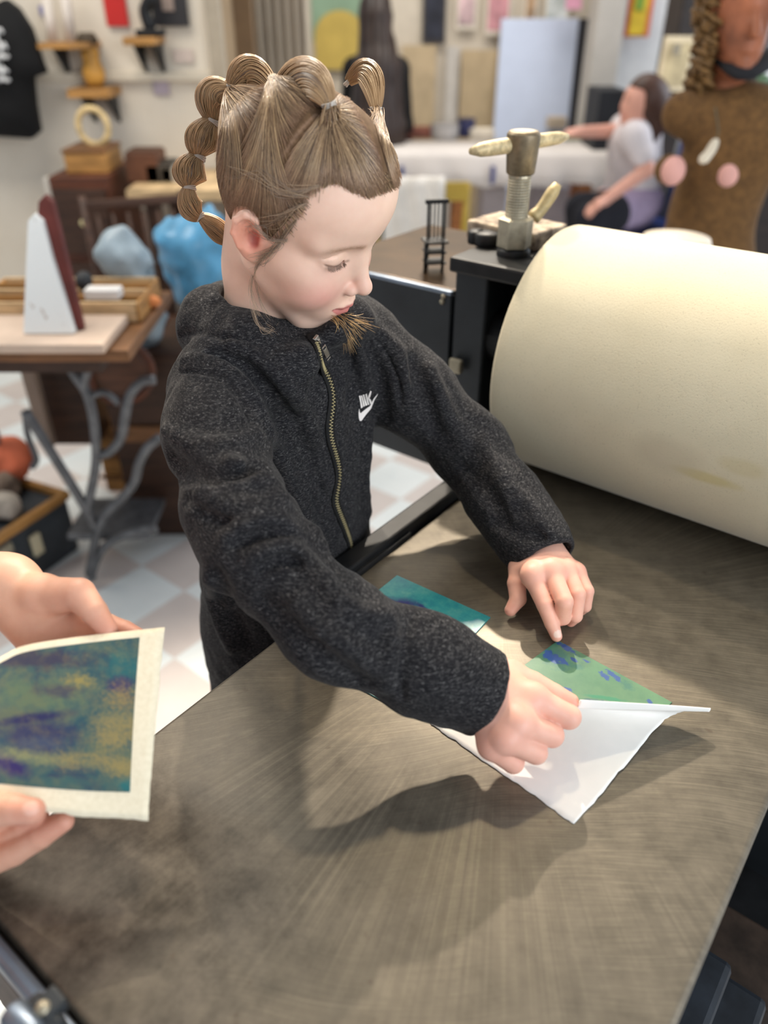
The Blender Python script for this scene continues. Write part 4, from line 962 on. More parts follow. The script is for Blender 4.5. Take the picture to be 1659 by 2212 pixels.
def strands(name, paths, rad, cols, parent, taper=((0, .08, .8, 1), (.5, 1, .9, .35)), root=0, **kw):
    """many thin tapering three-sided strands in one mesh; paths (m,n,3)"""
    Pm = np.asarray(paths); m, n, _ = Pm.shape
    T = np.gradient(Pm, axis=1); T /= np.linalg.norm(T, axis=2)[..., None] + 1e-12
    ref = np.cross(Pm[:, n // 2] - Pm[:, 0], Pm[:, -1] - Pm[:, 0]); nr = np.linalg.norm(ref, axis=1); ch = Pm[:, -1] - Pm[:, 0]
    alt = np.cross(ch, V3(.3, .5, .8)); ref = np.where((nr > .02 * (ch ** 2).sum(1))[:, None], ref, alt); ref = ref / (np.linalg.norm(ref, axis=1)[:, None] + 1e-12)
    A = np.cross(T, ref[:, None, :]); A /= np.linalg.norm(A, axis=2)[..., None] + 1e-12; B = np.cross(T, A)
    tp = np.interp(np.linspace(0, 1, n), *taper)
    R = np.asarray(rad).reshape(m, 1) * tp
    ring = [Pm + R[..., None] * (math.cos(a) * A + math.sin(a) * B) for a in (0, 2.094, 4.189)]
    V = np.stack(ring, 2).reshape(-1, 3)
    i = np.arange(m)[:, None, None] * n * 3 + np.arange(n - 1)[None, :, None] * 3; k = np.arange(3)[None, None, :]; k2 = (k + 1) % 3
    F = np.stack([i + k, i + k2, i + 3 + k2, i + 3 + k], -1).reshape(-1, 4)
    me = to_mesh(name, V, F)
    C = np.repeat(np.asarray(cols)[:, None, :], n * 3, axis=1)
    if root: k_ = (np.clip(1 - np.arange(n) / (n * .28), 0, 1) * root).repeat(3)[None, :, None]; C = C * (1 - k_) + lin(206, 168, 142) * k_
    C = C.reshape(-1, 3)
    a = me.color_attributes.new('tint', 'FLOAT_COLOR', 'POINT'); a.data.foreach_set('color', np.c_[C, np.ones(len(C))].astype(np.float32).ravel())
    return obj(name, me, M_HAIR, parent, **kw)
def cols_for(m, gold=0.0, seed=0):
    r = np.random.default_rng(seed); u = r.random(m)[:, None]; base = np.where(u < .42, HD + (HM_ - HD) * (u / .42), HM_ + (HLt - HM_) * ((u - .42) / .58) ** 1.5)
    return np.clip(base * (1 - gold) + gold * (base * .5 + HG * .62), 0, 1)
def bez(a, c, b, n): u = np.linspace(0, 1, n)[:, None]; return (1 - u) ** 2 * a + 2 * u * (1 - u) * c + u * u * b
def comb(name, roots, tie, ctrl, spread, lift0, lift1, gold, seed, rad=.00028, n=14, jit=2.0):
    """strands lying on the head from root pixels to a tie; ctrl = sideways pull in pixels"""
    r = np.random.default_rng(seed); paths = []
    X = []; Y = []; L = []
    for (x, y) in roots:
        tx, ty = tie[0] + r.normal(0, spread), tie[1] + r.normal(0, spread)
        a = np.array([x, y], float); b = np.array([tx, ty]); mid = (a + b) / 2; dv = b - a; nrm = np.array([-dv[1], dv[0]])
        c_ = mid + nrm * (ctrl(x, y) + r.normal(0, .012)); q = bez(a, c_, b, n)
        q[1:-1] += r.normal(0, jit * .25, (n - 2, 2))
        X.append(q[:, 0]); Y.append(q[:, 1]); l0 = lift0 * r.random(); L.append(.0026 + l0 + np.linspace(0, 1, n) ** 2 * lift1 * r.random())
    X = np.array(X); Y = np.array(Y); L = np.array(L)
    h = scalp_at(X.ravel(), Y.ravel()); g = grad(sd_scalp, h); W = (h + g * L.ravel()[:, None]).reshape(len(roots), n, 3)
    W[:, 1:-1] = (W[:, :-2] + 2 * W[:, 1:-1] + W[:, 2:]) / 4
    return strands(name, W, np.full(len(roots), rad) * r.uniform(.6, 1.5, len(roots)), cols_for(len(roots), gold, seed), hair, taper=((0, .3, .85, 1), (.12, 1, .95, .5)), root=.55)
def along(poly, m, jx=3, seed=0):
    r = np.random.default_rng(seed); p = spline(poly, 200); i = r.integers(0, 200, m); return p[i] + r.normal(0, jx, (m, 2))
def within(poly, m, seed=0):
    r = np.random.default_rng(seed); p = np.array(poly, float); out = []
    while len(out) < m:
        x, y = r.uniform(p.min(0), p.max(0)); ins = False; j = len(p) - 1
        for i in range(len(p)):
            if (p[i, 1] > y) != (p[j, 1] > y) and x < (p[j, 0] - p[i, 0]) * (y - p[i, 1]) / (p[j, 1] - p[i, 1]) + p[i, 0]: ins = not ins
            j = i
        if ins: out.append((x, y))
    return np.array(out)
T1, T2, T3 = (708, 250), (592, 176), (500, 197)
fr_line = [(834, 400), (812, 414), (794, 420), (772, 412), (752, 404), (726, 391), (700, 395), (680, 408), (662, 424), (646, 432)]
r1 = np.vstack([along(fr_line, 1150, 6, 1), along([(826, 398), (815, 342), (794, 294), (772, 252), (750, 217), (738, 198)], 760, 1.4, 2), within([(822, 400), (794, 304), (752, 230), (690, 262), (620, 350), (650, 420), (720, 385), (790, 412)], 900, 3), along([(640, 425), (622, 400), (616, 375), (626, 350), (650, 310), (680, 272)], 560, 2, 4)])
comb('front_section', r1, T1, lambda x, y: .06 * np.clip((x - 700) / 100, -1, 1), 3.5, .0010, .0040, .05, 11)
r2 = np.vstack([along([(630, 292), (608, 326), (598, 362), (606, 400), (632, 432), (622, 470), (590, 492), (572, 498)], 520, 8, 5), along([(560, 462), (535, 448), (510, 444), (495, 448)], 420, 5, 6), within([(645, 268), (600, 350), (640, 440), (580, 500), (540, 455), (505, 450), (520, 330), (560, 240), (600, 200)], 1500, 7), along([(672, 238), (650, 262), (632, 286)], 200, 2, 8)])
comb('second_section', r2, T2, lambda x, y: -.10 * np.clip((x - 560) / 60, -1, 1.4), 4, .0012, .0045, .08, 12)
r3 = np.vstack([along([(520, 455), (497, 452), (488, 420), (482, 370), (476, 320), (472, 280), (480, 240)], 900, 6, 9), within([(565, 225), (530, 300), (512, 440), (490, 440), (478, 330), (480, 250), (520, 200)], 1000, 10)])
comb('third_section', r3, T3, lambda x, y: .08, 4, .0012, .0045, .08, 13)
TLf = (812, 238)
rl = np.vstack([along([(847, 398), (843, 370), (832, 330), (818, 296), (800, 262)], 520, 1.4, 14), along([(866, 396), (862, 380), (856, 404), (846, 404)], 320, 2, 15), within([(842, 400), (866, 398), (866, 340), (850, 300), (826, 260), (812, 250), (806, 280)], 600, 16)])
comb('far_section', rl, TLf, lambda x, y: -.05, 2.5, .0010, .0040, .1, 17)
rb = np.vstack([along([(786, 250), (772, 222), (758, 200), (750, 190)], 260, 1.2, 18), within([(790, 255), (752, 195), (800, 190), (815, 225)], 160, 19), ])
comb('far_crown_section', rb, (760, 176), lambda x, y: .04, 5, .001, .003, .1, 20)

comb('crown_fill', within([(510, 250), (572, 184), (592, 200), (562, 272), (520, 310)], 700, 71), T3, lambda x, y: .05, 4, .002, .004, .08, 71)
comb('crown_fill', within([(600, 192), (650, 180), (700, 215), (694, 242), (650, 255), (606, 225)], 800, 72), T2, lambda x, y: .03, 4, .002, .004, .08, 72)
# bubbles between the clear ties
def W3(p, z): return at(p[0], p[1], z)
def raised(p, off): h = scalp_at([p[0]], [p[1]]); return (h + grad(sd_scalp, h) * off)[0]
K1 = raised(T1, .0085) - FWD * .004; K2 = raised(T2, .012) - FWD * .016; zc = lambda P: (P - CAM) @ FWD
K3 = W3((499, 196), zc(K2) + .008); K4 = W3((461, 262), zc(K2) + .022); K5 = W3((430, 338), zc(K2) + .032); K6 = W3((409, 404), zc(K2) + .040); K7 = W3((433, 468), zc(K2) + .052); K8 = W3((497, 527), zc(K2) + .070)
_k = raised(TLf, .0070); KL1 = at(812, 238, (_k - CAM) @ FWD - .010); KL2 = W3((752, 178), zc(KL1) + .030)
M_TIE = NT('clear_elastic'); M_TIE.base(srgb(214, 206, 196)); M_TIE.set(Roughness=.18, Transmission_Weight=.35, Specular_IOR_Level=.6); M_TIE = M_TIE.m
def bubble(name, a, b, ctrl, bulge, r0, m, seed, gold=.45, skew=.5, flat=.75):
    r = np.random.default_rng(seed); n = 20; u = np.linspace(0, 1, n)
    ax = bez(a, ctrl, b, n); T = np.gradient(ax, axis=0); T /= np.linalg.norm(T, axis=1)[:, None]
    vd = axis(CAM, (a + b) / 2); S = np.cross(T, vd); S /= np.linalg.norm(S, axis=1)[:, None]; D_ = np.cross(S, T)
    uu = np.where(u < skew, u / skew * .5, .5 + (u - skew) / (1 - skew) * .5)
    prof = r0 + (bulge - r0) * np.sin(PI * uu) ** .8
    core = MB().tube(ax, prof * .74, 18, True, 1.0); me = to_mesh(name, core.v, core.f)
    paint(me, lambda P: over(np.tile(HD, (len(P), 1)), (vnoise(P * 300, seed) * .5 + .5) * .5, HM_)); o = obj(name, me, M_HAIR, hair)
    th = r.uniform(0, 2 * PI, m); tw = r.normal(0, .25, m); rr_ = .88 + .16 * r.random(m)
    paths = []
    for i in range(m):
        a_ = th[i] + tw[i] * (u - .5) + .12 * np.sin(u * 5 + th[i]); q_ = prof * (rr_[i] + .05 * np.sin(PI * u) * r.normal())
        paths.append(ax + S * (q_ * np.cos(a_))[:, None] + D_ * (q_ * flat * np.sin(a_))[:, None])
    strands('bubble_strands', paths, np.full(m, .00050) * r.uniform(.6, 1.4, m), cols_for(m, gold, seed), hair)
    return o
def tie(P, T, r_, flat=.8):
    T = T / np.linalg.norm(T); vd = axis(CAM, P); T = T - vd * (T @ vd) * .85; T = T / np.linalg.norm(T); S = np.cross(T, vd); S /= np.linalg.norm(S); D_ = np.cross(S, T); mb = MB()
    for k, off in enumerate((-.0012, .0004, .0016)):
        a = np.linspace(0, 2 * PI, 20, endpoint=False) ; R_ = r_ * (1.0 + .04 * k)
        mb.tube([P + T * (off + .0006 * math.sin(x * 2 + k)) + R_ * (math.cos(x) * S + flat * math.sin(x) * D_) for x in a], .00095, 6, False, closed=True)
    return mb.build('hair_tie', M_TIE, hair, smooth=True)
def bundle(name, px, K, m, seed, out=.006, gold=.25, r_=.0045):
    r = np.random.default_rng(seed); p = along(px, m, 3, seed); h = scalp_at(p[:, 0], p[:, 1]); g = grad(sd_scalp, h); paths = []
    for i in range(m):
        a = h[i] + g[i] * .002; b = K + r.normal(0, r_ * .5, 3); paths.append(bez(a, a * .45 + b * .55 + g[i] * (out + .003 * r.random()), b, 12))
    strands(name, paths, np.full(m, .00042) * r.uniform(.6, 1.5, m), cols_for(m, gold, seed), hair, taper=((0, .3, .85, 1), (.3, 1, .95, .7)))
bundle('gathered_back', [(498, 330), (505, 285), (520, 250), (545, 222), (575, 200)], K3, 420, 61, .006)
bundle('gathered_back', [(486, 380), (484, 340), (490, 300), (500, 262)], K3, 260, 64, .008)
bundle('gathered_crown', [(560, 250), (580, 230), (610, 230), (640, 240)], K2, 300, 62, .006)
bundle('gathered_side', [(800, 262), (812, 288), (826, 316), (840, 345)], KL1, 260, 63, .003)
bundle('gathered_front', [(690, 280), (705, 290), (722, 286), (735, 270), (730, 245)], K1, 220, 65, .003)
def lift(a, b, px, dz=0): return W3(px, (zc(a) + zc(b)) / 2 + dz)
bubble('bubble', K1, K2, lift(K1, K2, (668, 118), -.034), .0165, .0048, 420, 31, .25, .5, .7)
bubble('bubble', K2, K3, lift(K2, K3, (540, 108)), .0150, .0050, 330, 32, .5, .6)
bubble('bubble', K3, K4, lift(K3, K4, (440, 188)), .0165, .0052, 330, 33, .5, .55)
bubble('bubble', K4, K5, lift(K4, K5, (428, 300)), .0160, .0056, 330, 34, .5, .55)
bubble('bubble', K5, K6, lift(K5, K6, (402, 370)), .0165, .0054, 330, 35, .5, .6)
bubble('bubble', K6, K7, lift(K6, K7, (398, 450)), .0120, .0050, 300, 36, .55, .6)
bubble('bubble', K7, K8, lift(K7, K8, (470, 490)), .0112, .0042, 300, 37, .6, .6)
bubble('bubble', KL1, KL2, lift(KL1, KL2, (806, 110)), .0120, .0046, 300, 38, .4, .4)
for P, T, r_ in ((K1, UPV * 1.0 - RGT * .35, .0058), (K2, K3 - K1, .0060), (K3, K4 - K2, .0062), (K4, K5 - K3, .0066), (K5, K6 - K4, .0064), (K6, K7 - K5, .0060), (K7, K8 - K6, .0052), (K8, K8 - K7, .0050), (KL1, UPV * 1.0, .0052), (KL2, KL2 - KL1, .0040)):
    tie(P, T, r_)
# the end of the far ponytail lying on the chest
r = np.random.default_rng(5); paths = []
for i in range(190):
    f_ = r.random(); ex, ey = 738 + 58 * f_ + r.normal(0, 7), 744 - 46 * f_ ** 1.6 + r.normal(0, 9); k_ = r.uniform(.35, 1.0)
    e3 = march(sd_jacket0, ex, ey)[0]; e3 = e3 + grad(sd_jacket0, e3[None])[0] * (.007 + .008 * r.random()); s3 = at(712 + 20 * f_ + r.normal(0, 3), 682 - 10 * f_ + r.normal(0, 4), (e3 - CAM) @ FWD + .003 + .008 * r.random())
    e3 = s3 + (e3 - s3) * k_; c3 = at(732 + 28 * f_ + r.normal(0, 4), 694 - 10 * f_ + r.normal(0, 5), (e3 - CAM) @ FWD - .016); paths.append(bez(s3, c3, e3, 10))
strands('ponytail_end', paths, np.full(190, .00027), np.clip(cols_for(190, .0, 5) * np.array([1.5, 1.3, .95]) + np.array([.16, .12, .05]), 0, 1), hair, label='golden end of the far ponytail, its colour brightened as if back-lit')  # strand colours brightened to stand in for light from behind
# loose wisps: in front of the ear, on the neck, flyaways over the side of the head
WQ = []; WO = []
def wisp(px, off, m, spr, seed, tip=8):
    r = np.random.default_rng(seed); p = np.array(px, float)
    for i in range(m):
        k = np.linspace(0, 1, len(p))[:, None]; WQ.append(spline(p + r.normal(0, spr, p.shape) * (.3 + k) + k ** 2 * r.normal(0, tip, 2), 16)); WO.append(off * (.5 + r.random()))
wisp([(588, 536), (560, 570), (542, 610), (545, 650), (562, 690), (590, 712)], .0035, 12, 2.5, 41)
wisp([(572, 548), (550, 580), (556, 625), (568, 665), (584, 690)], .0030, 7, 3, 42)
wisp([(545, 660), (560, 700), (580, 712), (598, 706)], .006, 6, 5, 43)
wisp([(640, 475), (615, 505), (594, 535), (572, 552), (552, 560)], .0028, 50, 5, 44)
wisp([(660, 440), (630, 452), (600, 470), (570, 480)], .0040, 26, 7, 45)
wisp([(690, 402), (640, 412), (590, 392), (545, 350)], .0060, 16, 8, 46)
wisp([(668, 425), (600, 415), (560, 385), (500, 370)], .0070, 16, 9, 47)
wisp([(620, 520), (585, 520), (560, 500), (540, 478)], .004, 20, 6, 48)
Q = np.array(WQ); h = march(lambda P: np.minimum(sd_headneck(P), sd_jacket0(P)), Q[..., 0].ravel(), Q[..., 1].ravel(), .5, 1.1, 45)
Dp = ((h - CAM) @ FWD).reshape(Q.shape[:2]); paths = []
for q, d_, o_ in zip(Q, Dp, WO):
    d_ = np.minimum.accumulate(d_[::-1])[::-1] * .5 + d_ * .5; d_ = np.convolve(np.r_[d_[0], d_[0], d_, d_[-1], d_[-1]], np.ones(5) / 5, 'valid')
    paths.append(np.array([at(a, b, z - o_) for (a, b), z in zip(q, d_)]))
r = np.random.default_rng(8); strands('loose_wisps', paths, .00014 * r.uniform(.7, 1.5, len(paths)), np.clip(cols_for(len(paths), .0, 9) * 1.0 + .12, 0, 1), hair, label='fine loose wisps')
# short growth along the hairline
r = np.random.default_rng(77); hp = np.vstack([along([(862, 400), (836, 414), (796, 426), (755, 410), (728, 396), (692, 404)], 620, 3, 50), along([(692, 404), (668, 426), (655, 450), (640, 482), (616, 512), (596, 534)], 220, 7, 51)])
tg = np.array([np.array(T1) if x > 672 else np.array([560, 330]) for x, y in hp]); paths = []
u = np.linspace(0, 1, 6); dirs = tg - hp; dirs /= np.linalg.norm(dirs, axis=1)[:, None]; ln_ = r.uniform(14, 40, len(hp))
Q = hp[:, None, :] + dirs[:, None, :] * (u[None, :, None] * ln_[:, None, None]) + r.normal(0, 1, (len(hp), 1, 2))
h = scalp_at(Q[..., 0].ravel(), Q[..., 1].ravel()); h = h + grad(sd_scalp, h) * np.tile(.0006 + .0028 * u, len(hp))[:, None]
strands('hairline_growth', h.reshape(len(hp), 6, 3), np.full(len(hp), .00022), cols_for(len(hp), .05, 51), hair)
# lashes
r = np.random.default_rng(3)
for side in (-1, 1):
    el_ = []
    for i in range(54):
        y0 = .0170 + .0290 * i / 53; p0q = hw(.0850 - 14 * (y0 - .028) ** 2, side * y0, .0052 + 12 * (y0 - .031) ** 2); g = grad(sd_headneck, p0q[None])[0]; p0q = p0q - g * sd_headneck(p0q[None])[0]
        L_ = r.uniform(.7, 1.1); dw = (HF * .0036 + HL * side * .16 * (y0 - .028) - HU * .0046) * L_; el_.append(np.array([p0q, p0q + dw * .5 - HU * .0004, p0q + dw * .85, p0q + dw + HU * .0005]))
    strands('eyelashes', el_, np.full(len(el_), .00017), np.tile(lin(84, 62, 48), (len(el_), 1)), girl, label='brown eyelashes')
# ------------------------------------------------------------------ the adult holding the finished print
UH = dict(wrist=at(14, 1268, .690), fingers=[
   ([at(92, 1288, .672), at(170, 1284, .652), at(204, 1322, .645), at(233, 1361, .642)], [.0175, .0140, .0110, .0084]),
   ([at(152, 1352, .682), at(230, 1352, .672), at(268, 1364, .664), at(296, 1376, .660)], [.0135, .0108, .0095, .0082]),
   ([at(140, 1385, .680), at(215, 1400, .668), at(255, 1412, .662), at(285, 1420, .658)], [.0130, .0108, .0095, .0082]),
   ([at(115, 1405, .678), at(185, 1432, .664), at(222, 1446, .656), at(248, 1452, .652)], [.0125, .0104, .0092, .0080]),
   ([at(85, 1410, .674), at(135, 1450, .660), at(162, 1466, .650), at(182, 1474, .646)], [.0115, .0092, .0084, .0074])], nails=[])
LWH = dict(wrist=at(-118, 1842, .60), fingers=[
   ([at(-62, 1775, .572), at(-22, 1752, .556), at(30, 1748, .551), at(70, 1752, .549)], [.0150, .0125, .0106, .0092]),
   ([at(-52, 1868, .598), at(30, 1838, .594), at(88, 1804, .589), at(138, 1774, .587)], [.0135, .0112, .0100, .0078]),
   ([at(-48, 1838, .604), at(14, 1800, .600), at(52, 1782, .594), at(84, 1768, .590)], [.0130, .0106, .0095, .0078]),
   ([at(-58, 1806, .604), at(-2, 1772, .598), at(28, 1752, .592), at(52, 1738, .586)], [.0125, .0104, .0092, .0078]),
   ([at(-72, 1782, .598), at(-25, 1748, .592), at(0, 1730, .586), at(20, 1716, .580)], [.0112, .0092, .0084, .0072])], nails=[])
AE1, AE2 = at(-420, 1180, .70), V3(-.56, .20, .98)
AS1, AS2 = V3(-.82, .50, 1.36), V3(-.84, .14, 1.36)
def sd_adult(P):
    d = smin(sd_chain(P, [UH['wrist'], AE1, AS1], [.0275, .043, .055], .03), sd_chain(P, [LWH['wrist'], AE2, AS2], [.0275, .043, .055], .03), .01)
    b = sd_chain(P, [V3(-.84, .32, 1.40), V3(-.86, .32, 1.22), V3(-.86, .32, .98)], [.09, .13, .14], .06)
    b = smin(b, sd_cone(P, AS1, AS2, .06, .06), .08); b = smin(b, sd_cone(P, V3(-.83, .32, 1.40), V3(-.80, .32, 1.52), .055, .052), .04)
    b = smin(b, sd_ell(P, (-.775, .32, 1.615), (.095, .075, .115)), .03); b = smin(b, sd_ell(P, (-.672, .32, 1.600), (.016, .012, .02)), .02)
    for s_ in (.23, .41): b = smin(b, smin(sd_chain(P, [V3(-.86, s_, .95), V3(-.85, s_, .50), V3(-.87, s_, .09)], [.10, .065, .045], .04), sd_cone(P, V3(-.89, s_, .04), V3(-.70, s_, .035), .04, .033), .02), .05)
    return smin(d, b, .04)
prs = []
for h, arm in ((UH, AE1), (LWH, AE2)):
    w_ = h['wrist']; a = w_ + (arm - w_) * .55; pts = [w_, a] + [j for J, _ in h['fingers'] for j in J]
    lo, hi = bb(pts, .045); prs.append(polygonize(lambda P: sd_hand(P, h, a, .014, .003, .0265), lo, hi, .0016))
prs.append(polygonize(sd_adult, V3(-1.12, -.02, 0), V3(-.24, .66, 1.75), .011))
av, af = join(prs)
me = to_mesh('person', av, af)
def adult_tint(P):
    col = np.tile(lin(214, 164, 140), (len(P), 1))
    for h in (UH, LWH):
        for J, r in h['fingers']: col = over(col, .45 * blob(P, J[-1], .016), lin(206, 120, 104)); col = over(col, .25 * blob(P, J[1], .014), lin(200, 130, 112))
        col = over(col, .35 * blob(P, h['wrist'], .05), lin(206, 166, 132))
    nl = at(66, 1743, .540); col = over(col, .8 * (np.linalg.norm((P - nl), axis=1) < .0062), lin(230, 186, 170))
    n_ = vnoise(P * 130) * .5 + .5; return np.clip(over(col, .18 * n_, lin(190, 128, 104)), 0, 1)
paint(me, adult_tint)
adult = obj('person', me, M_SKIN, None, label='adult at the left edge holding up the finished print in both hands', cat='person')
sv, sf = polygonize(lambda P: smax(smax(sd_chain(P, [V3(-.84, .32, 1.40), V3(-.86, .32, 1.22), V3(-.86, .32, .92)], [.10, .14, .15], .06), sd_cone(P, AS1, AS2, .07, .07), .0) * 0 + smin(smin(sd_chain(P, [V3(-.84, .32, 1.38), V3(-.86, .32, 1.22), V3(-.86, .32, .92)], [.10, .14, .15], .06), sd_cone(P, AS1, AS2, .068, .068), .08), smin(sd_cone(P, AS1, AS1 * .5 + AE1 * .5, .066, .060), sd_cone(P, AS2, AS2 * .5 + AE2 * .5, .066, .060), .02), .04), P[:, 2] - 1.46, .01), V3(-1.15, -.05, .76), V3(-.55, .70, 1.5), .010)
obj('shirt', to_mesh('shirt', sv, sf), simple('navy_shirt', srgb(40, 48, 66), .9), adult)

tv_, tf_ = polygonize(lambda P: smax(smax(np.minimum(*[sd_chain(P, [V3(-.86, s_, .95), V3(-.85, s_, .50), V3(-.87, s_, .10)], [.115, .080, .066], .04) for s_ in (.23, .41)]), P[:, 2] - .97, .01), .07 - P[:, 2], .01), V3(-1.08, .05, .04), V3(-.66, .60, 1.02), .010)
obj('trousers', to_mesh('trousers', tv_, tf_), simple('grey_trousers', srgb(70, 74, 82), .9), adult)
for s_ in (.23, .41):
    tv_, tf_ = polygonize(lambda P: smax(sd_cone(P, V3(-.89, s_, .045), V3(-.70, s_, .038), .052, .044), .002 - P[:, 2], .006), V3(-1.0, s_ - .08, -.02), V3(-.62, s_ + .08, .14), .008)
    obj('shoe', to_mesh('shoe', tv_, tf_), simple('black_shoe', srgb(32, 32, 34), .5), adult)
tv_, tf_ = polygonize(lambda P: smax(sd_ell(P, (-.785, .32, 1.63), (.108, .088, .118)), -sd_box(P, V3(-.68, .32, 1.57), (.075, .2, .095), r=.02), .015), V3(-.95, .20, 1.48), V3(-.65, .44, 1.78), .007)
obj('hair', to_mesh('hair', tv_, tf_), simple('brown_short_hair', srgb(80, 58, 42), .5, 0, .3, 60), adult)
# ------------------------------------------------------------------ the workshop behind
X_, Y_ = V3(1, 0, 0), V3(0, 1, 0)
def rect(x0, y0, x1, y1, Y):
    """upright rectangle at distance Y that fills a patch of the photo: centre x, width, z low, z high"""
    xm, ym = (x0 + x1) / 2, (y0 + y1) / 2
    a, b = ony(x0, ym, Y)[0], ony(x1, ym, Y)[0]; return (a + b) / 2, b - a, ony(xm, y1, Y)[2], ony(xm, y0, Y)[2]
def slab(mb, x0, y0, x1, y1, Y, dep): c, w_, lo_, hi_ = rect(x0, y0, x1, y1, Y); return mb.box((c, Y + dep / 2, (lo_ + hi_) / 2), (w_, dep, hi_ - lo_))
def panel(name, px, Y, dep, mat, label=None, cat=None, parent=None, group=None, bevel=.002, kind=None, floor=None):
    if floor is not None:
        c, w_, lo_, hi_ = rect(*px, Y); return MB().box((c, Y + dep / 2, (floor + hi_) / 2), (w_, dep, hi_ - floor)).build(name, mat, parent, bevel=bevel, label=label, cat=cat, group=group, kind=kind)
    return slab(MB(), *px, Y, dep).build(name, mat, parent, bevel=bevel, label=label, cat=cat, group=group, kind=kind)
MC = {}
def col(r, g, b, rough=.7, var=.08, scale=9, metal=0, bump=0):
    k = (r, g, b, rough)
    if k not in MC: MC[k] = simple('paint_%d_%d_%d' % (r, g, b), srgb(r, g, b), rough, metal, var, scale, bump)
    return MC[k]
def wood(name, r, g, b, st=(1, 1, 8), var=.3): return simple(name, srgb(r, g, b), .5, 0, var, 7, .15, stretch=st)
W_DARK, W_RED, W_MID, W_OCH, W_PALE = wood('dark_walnut', 62, 40, 28), wood('red_brown_wood', 88, 48, 30), wood('brown_wood', 120, 82, 50), wood('ochre_wood', 168, 122, 66), wood('pale_pine', 206, 176, 134)
# walls
t = NT('white_beadboard'); v = t.co(); wv = t.new('ShaderNodeTexWave', i_Scale=16.0, i_Distortion=0.0); wv.wave_profile = 'SAW'; t.link(v, wv.inputs['Vector'])
t.base(t.ramp(t.noise(v, 3, 4), [(.3, srgb(214, 203, 186)), (.7, srgb(226, 217, 202))])); t.set(Roughness=.6); t.bump(t.ramp(wv.outputs['Fac'], [(.0, (0, 0, 0)), (.08, (1, 1, 1))]), .5, .004); M_BEAD = t.m
YL = 3.45; xe = ony(466, 120, YL)[0]
MB().box(((-3.2 + xe) / 2, YL + .05, 1.5), (xe + 3.2, .10, 3.0)).build('wall_left', M_BEAD, kind='structure')
MB().box((xe + .012, YL - .02, 1.5), (.055, .05, 3.0)).build('trim_1', col(168, 156, 138), kind='structure', bevel=.004)
MB().box(((-3.2 + xe) / 2, YL - .015, ony(200, 165, YL)[2]), (xe + 3.2, .03, .03)).build('trim_2', col(206, 196, 178), kind='structure', bevel=.004)
xb = ony(532, 90, YL + .5)[0]
MB().box((xe - .02, YL + .24, 1.5), (.08, .40, 3.0)).build('wall_return', col(150, 128, 100, .7), kind='structure')
MB().box(((xe + xb) / 2 + .0, YL + .40, 1.5), (xb - xe + .10, .06, 3.0)).build('wall_partition', col(122, 98, 72, .7), kind='structure')
YB = 5.9
x0, x1 = ony(640, 60, YB)[0], ony(1275, 120, YB)[0]
MB().box(((x0 + 3.6) / 2 - .2, YB + .06, 1.55), (3.6 - x0 + .4, .12, 3.1)).build('wall_back', col(216, 204, 186, .7, .04), kind='structure')
c, w_, lo_, hi_ = rect(1276, 0, 1336, 275, 5.0); MB().box((c, 5.1, 1.55), (w_, .2, 3.1)).build('wall_pillar', col(178, 172, 164, .6, .04), kind='structure', bevel=.006)
c2_, w2_, _, _ = rect(1336, 0, 1500, 275, 5.05); MB().box((c2_ + .9, 5.16, 1.55), (w2_ + 1.8, .1, 3.1)).build('wall_right', col(190, 188, 186, .6, .04), kind='structure')
# curtain in the doorway
cg = []; xa, xc = ony(528, 80, 4.25)[0], ony(664, 80, 4.25)[0]
for i, x in enumerate(np.linspace(xa, xc, 70)):
    yv = 4.25 + .03 * math.sin(i * .62) + .012 * math.sin(i * 1.9 + 1); cg.append([V3(x, yv, z) for z in np.linspace(.03, 2.6, 12)])
MB().grid(cg).build('doorway_curtain', simple('grey_linen', srgb(186, 174, 158), .9, 0, .06, 5), None, smooth=True, solid=.004, label='pale grey curtain hanging in folds behind the girl', cat='curtain')
c, w_, lo_, hi_ = rect(672, -60, 772, 160, YB - .03)
mu = thing('wall_mural', (c, YB - .02, lo_), 'green and yellow painted board on the back wall behind the dark-haired woman', 'mural')
panel('green_field', (672, -80, 800, 90), YB - .03, .02, col(140, 166, 140, .7), parent=mu, label='green field')
ar = []; cc_, ww_, l2, h2 = rect(680, 22, 790, 150, YB - .045)
for k in range(17): a = PI * k / 16; ar.append((cc_ + ww_ * .5 * math.cos(a), YB - .05, l2 + (h2 - l2) * (.55 + .45 * math.sin(a))))
ar = [(cc_ + ww_ * .5, YB - .05, l2)] + ar + [(cc_ - ww_ * .5, YB - .05, l2)]
MB().prism(ar, (0, .02, 0)).build('yellow_arch', col(206, 178, 92, .7), mu, label='yellow arch')
# prints and boards on the back wall
for nm, px, colr_, lb in (('hanging_print', (914, -70, 964, 95), (46, 48, 60), 'tall black print hanging next to the woman'), ('hanging_print', (986, -60, 1032, 64), (206, 176, 178), 'small pink and grey print between the tall black print and the red one'), ('hanging_print', (1050, -60, 1106, 76), (196, 140, 146), 'red and pink print hanging above the white board'),
        ('hanging_print', (1132, -60, 1164, 64), (184, 152, 120), 'narrow tan print hanging right of the red one'), ('hanging_print', (1176, -60, 1232, 96), (206, 224, 214), 'pale green print hanging at the top of the big white board')):
    c, w_, lo_, hi_ = rect(*px, YB - .06); pt_ = thing(nm, (c, YB - .05, lo_), lb, 'print', 'prints along the back wall')
    panel('backing_paper', px, YB - .06, .012, col(226, 216, 200, .8, .04) if colr_[0] > 100 else col(70, 66, 66, .8), parent=pt_)
    xa_, ya_, xb_, yb_ = px; panel('image', (xa_ + 6, ya_ + 8, xb_ - 6, yb_ - 10), YB - .066, .006, col(*colr_, .7, .35, 7), parent=pt_)
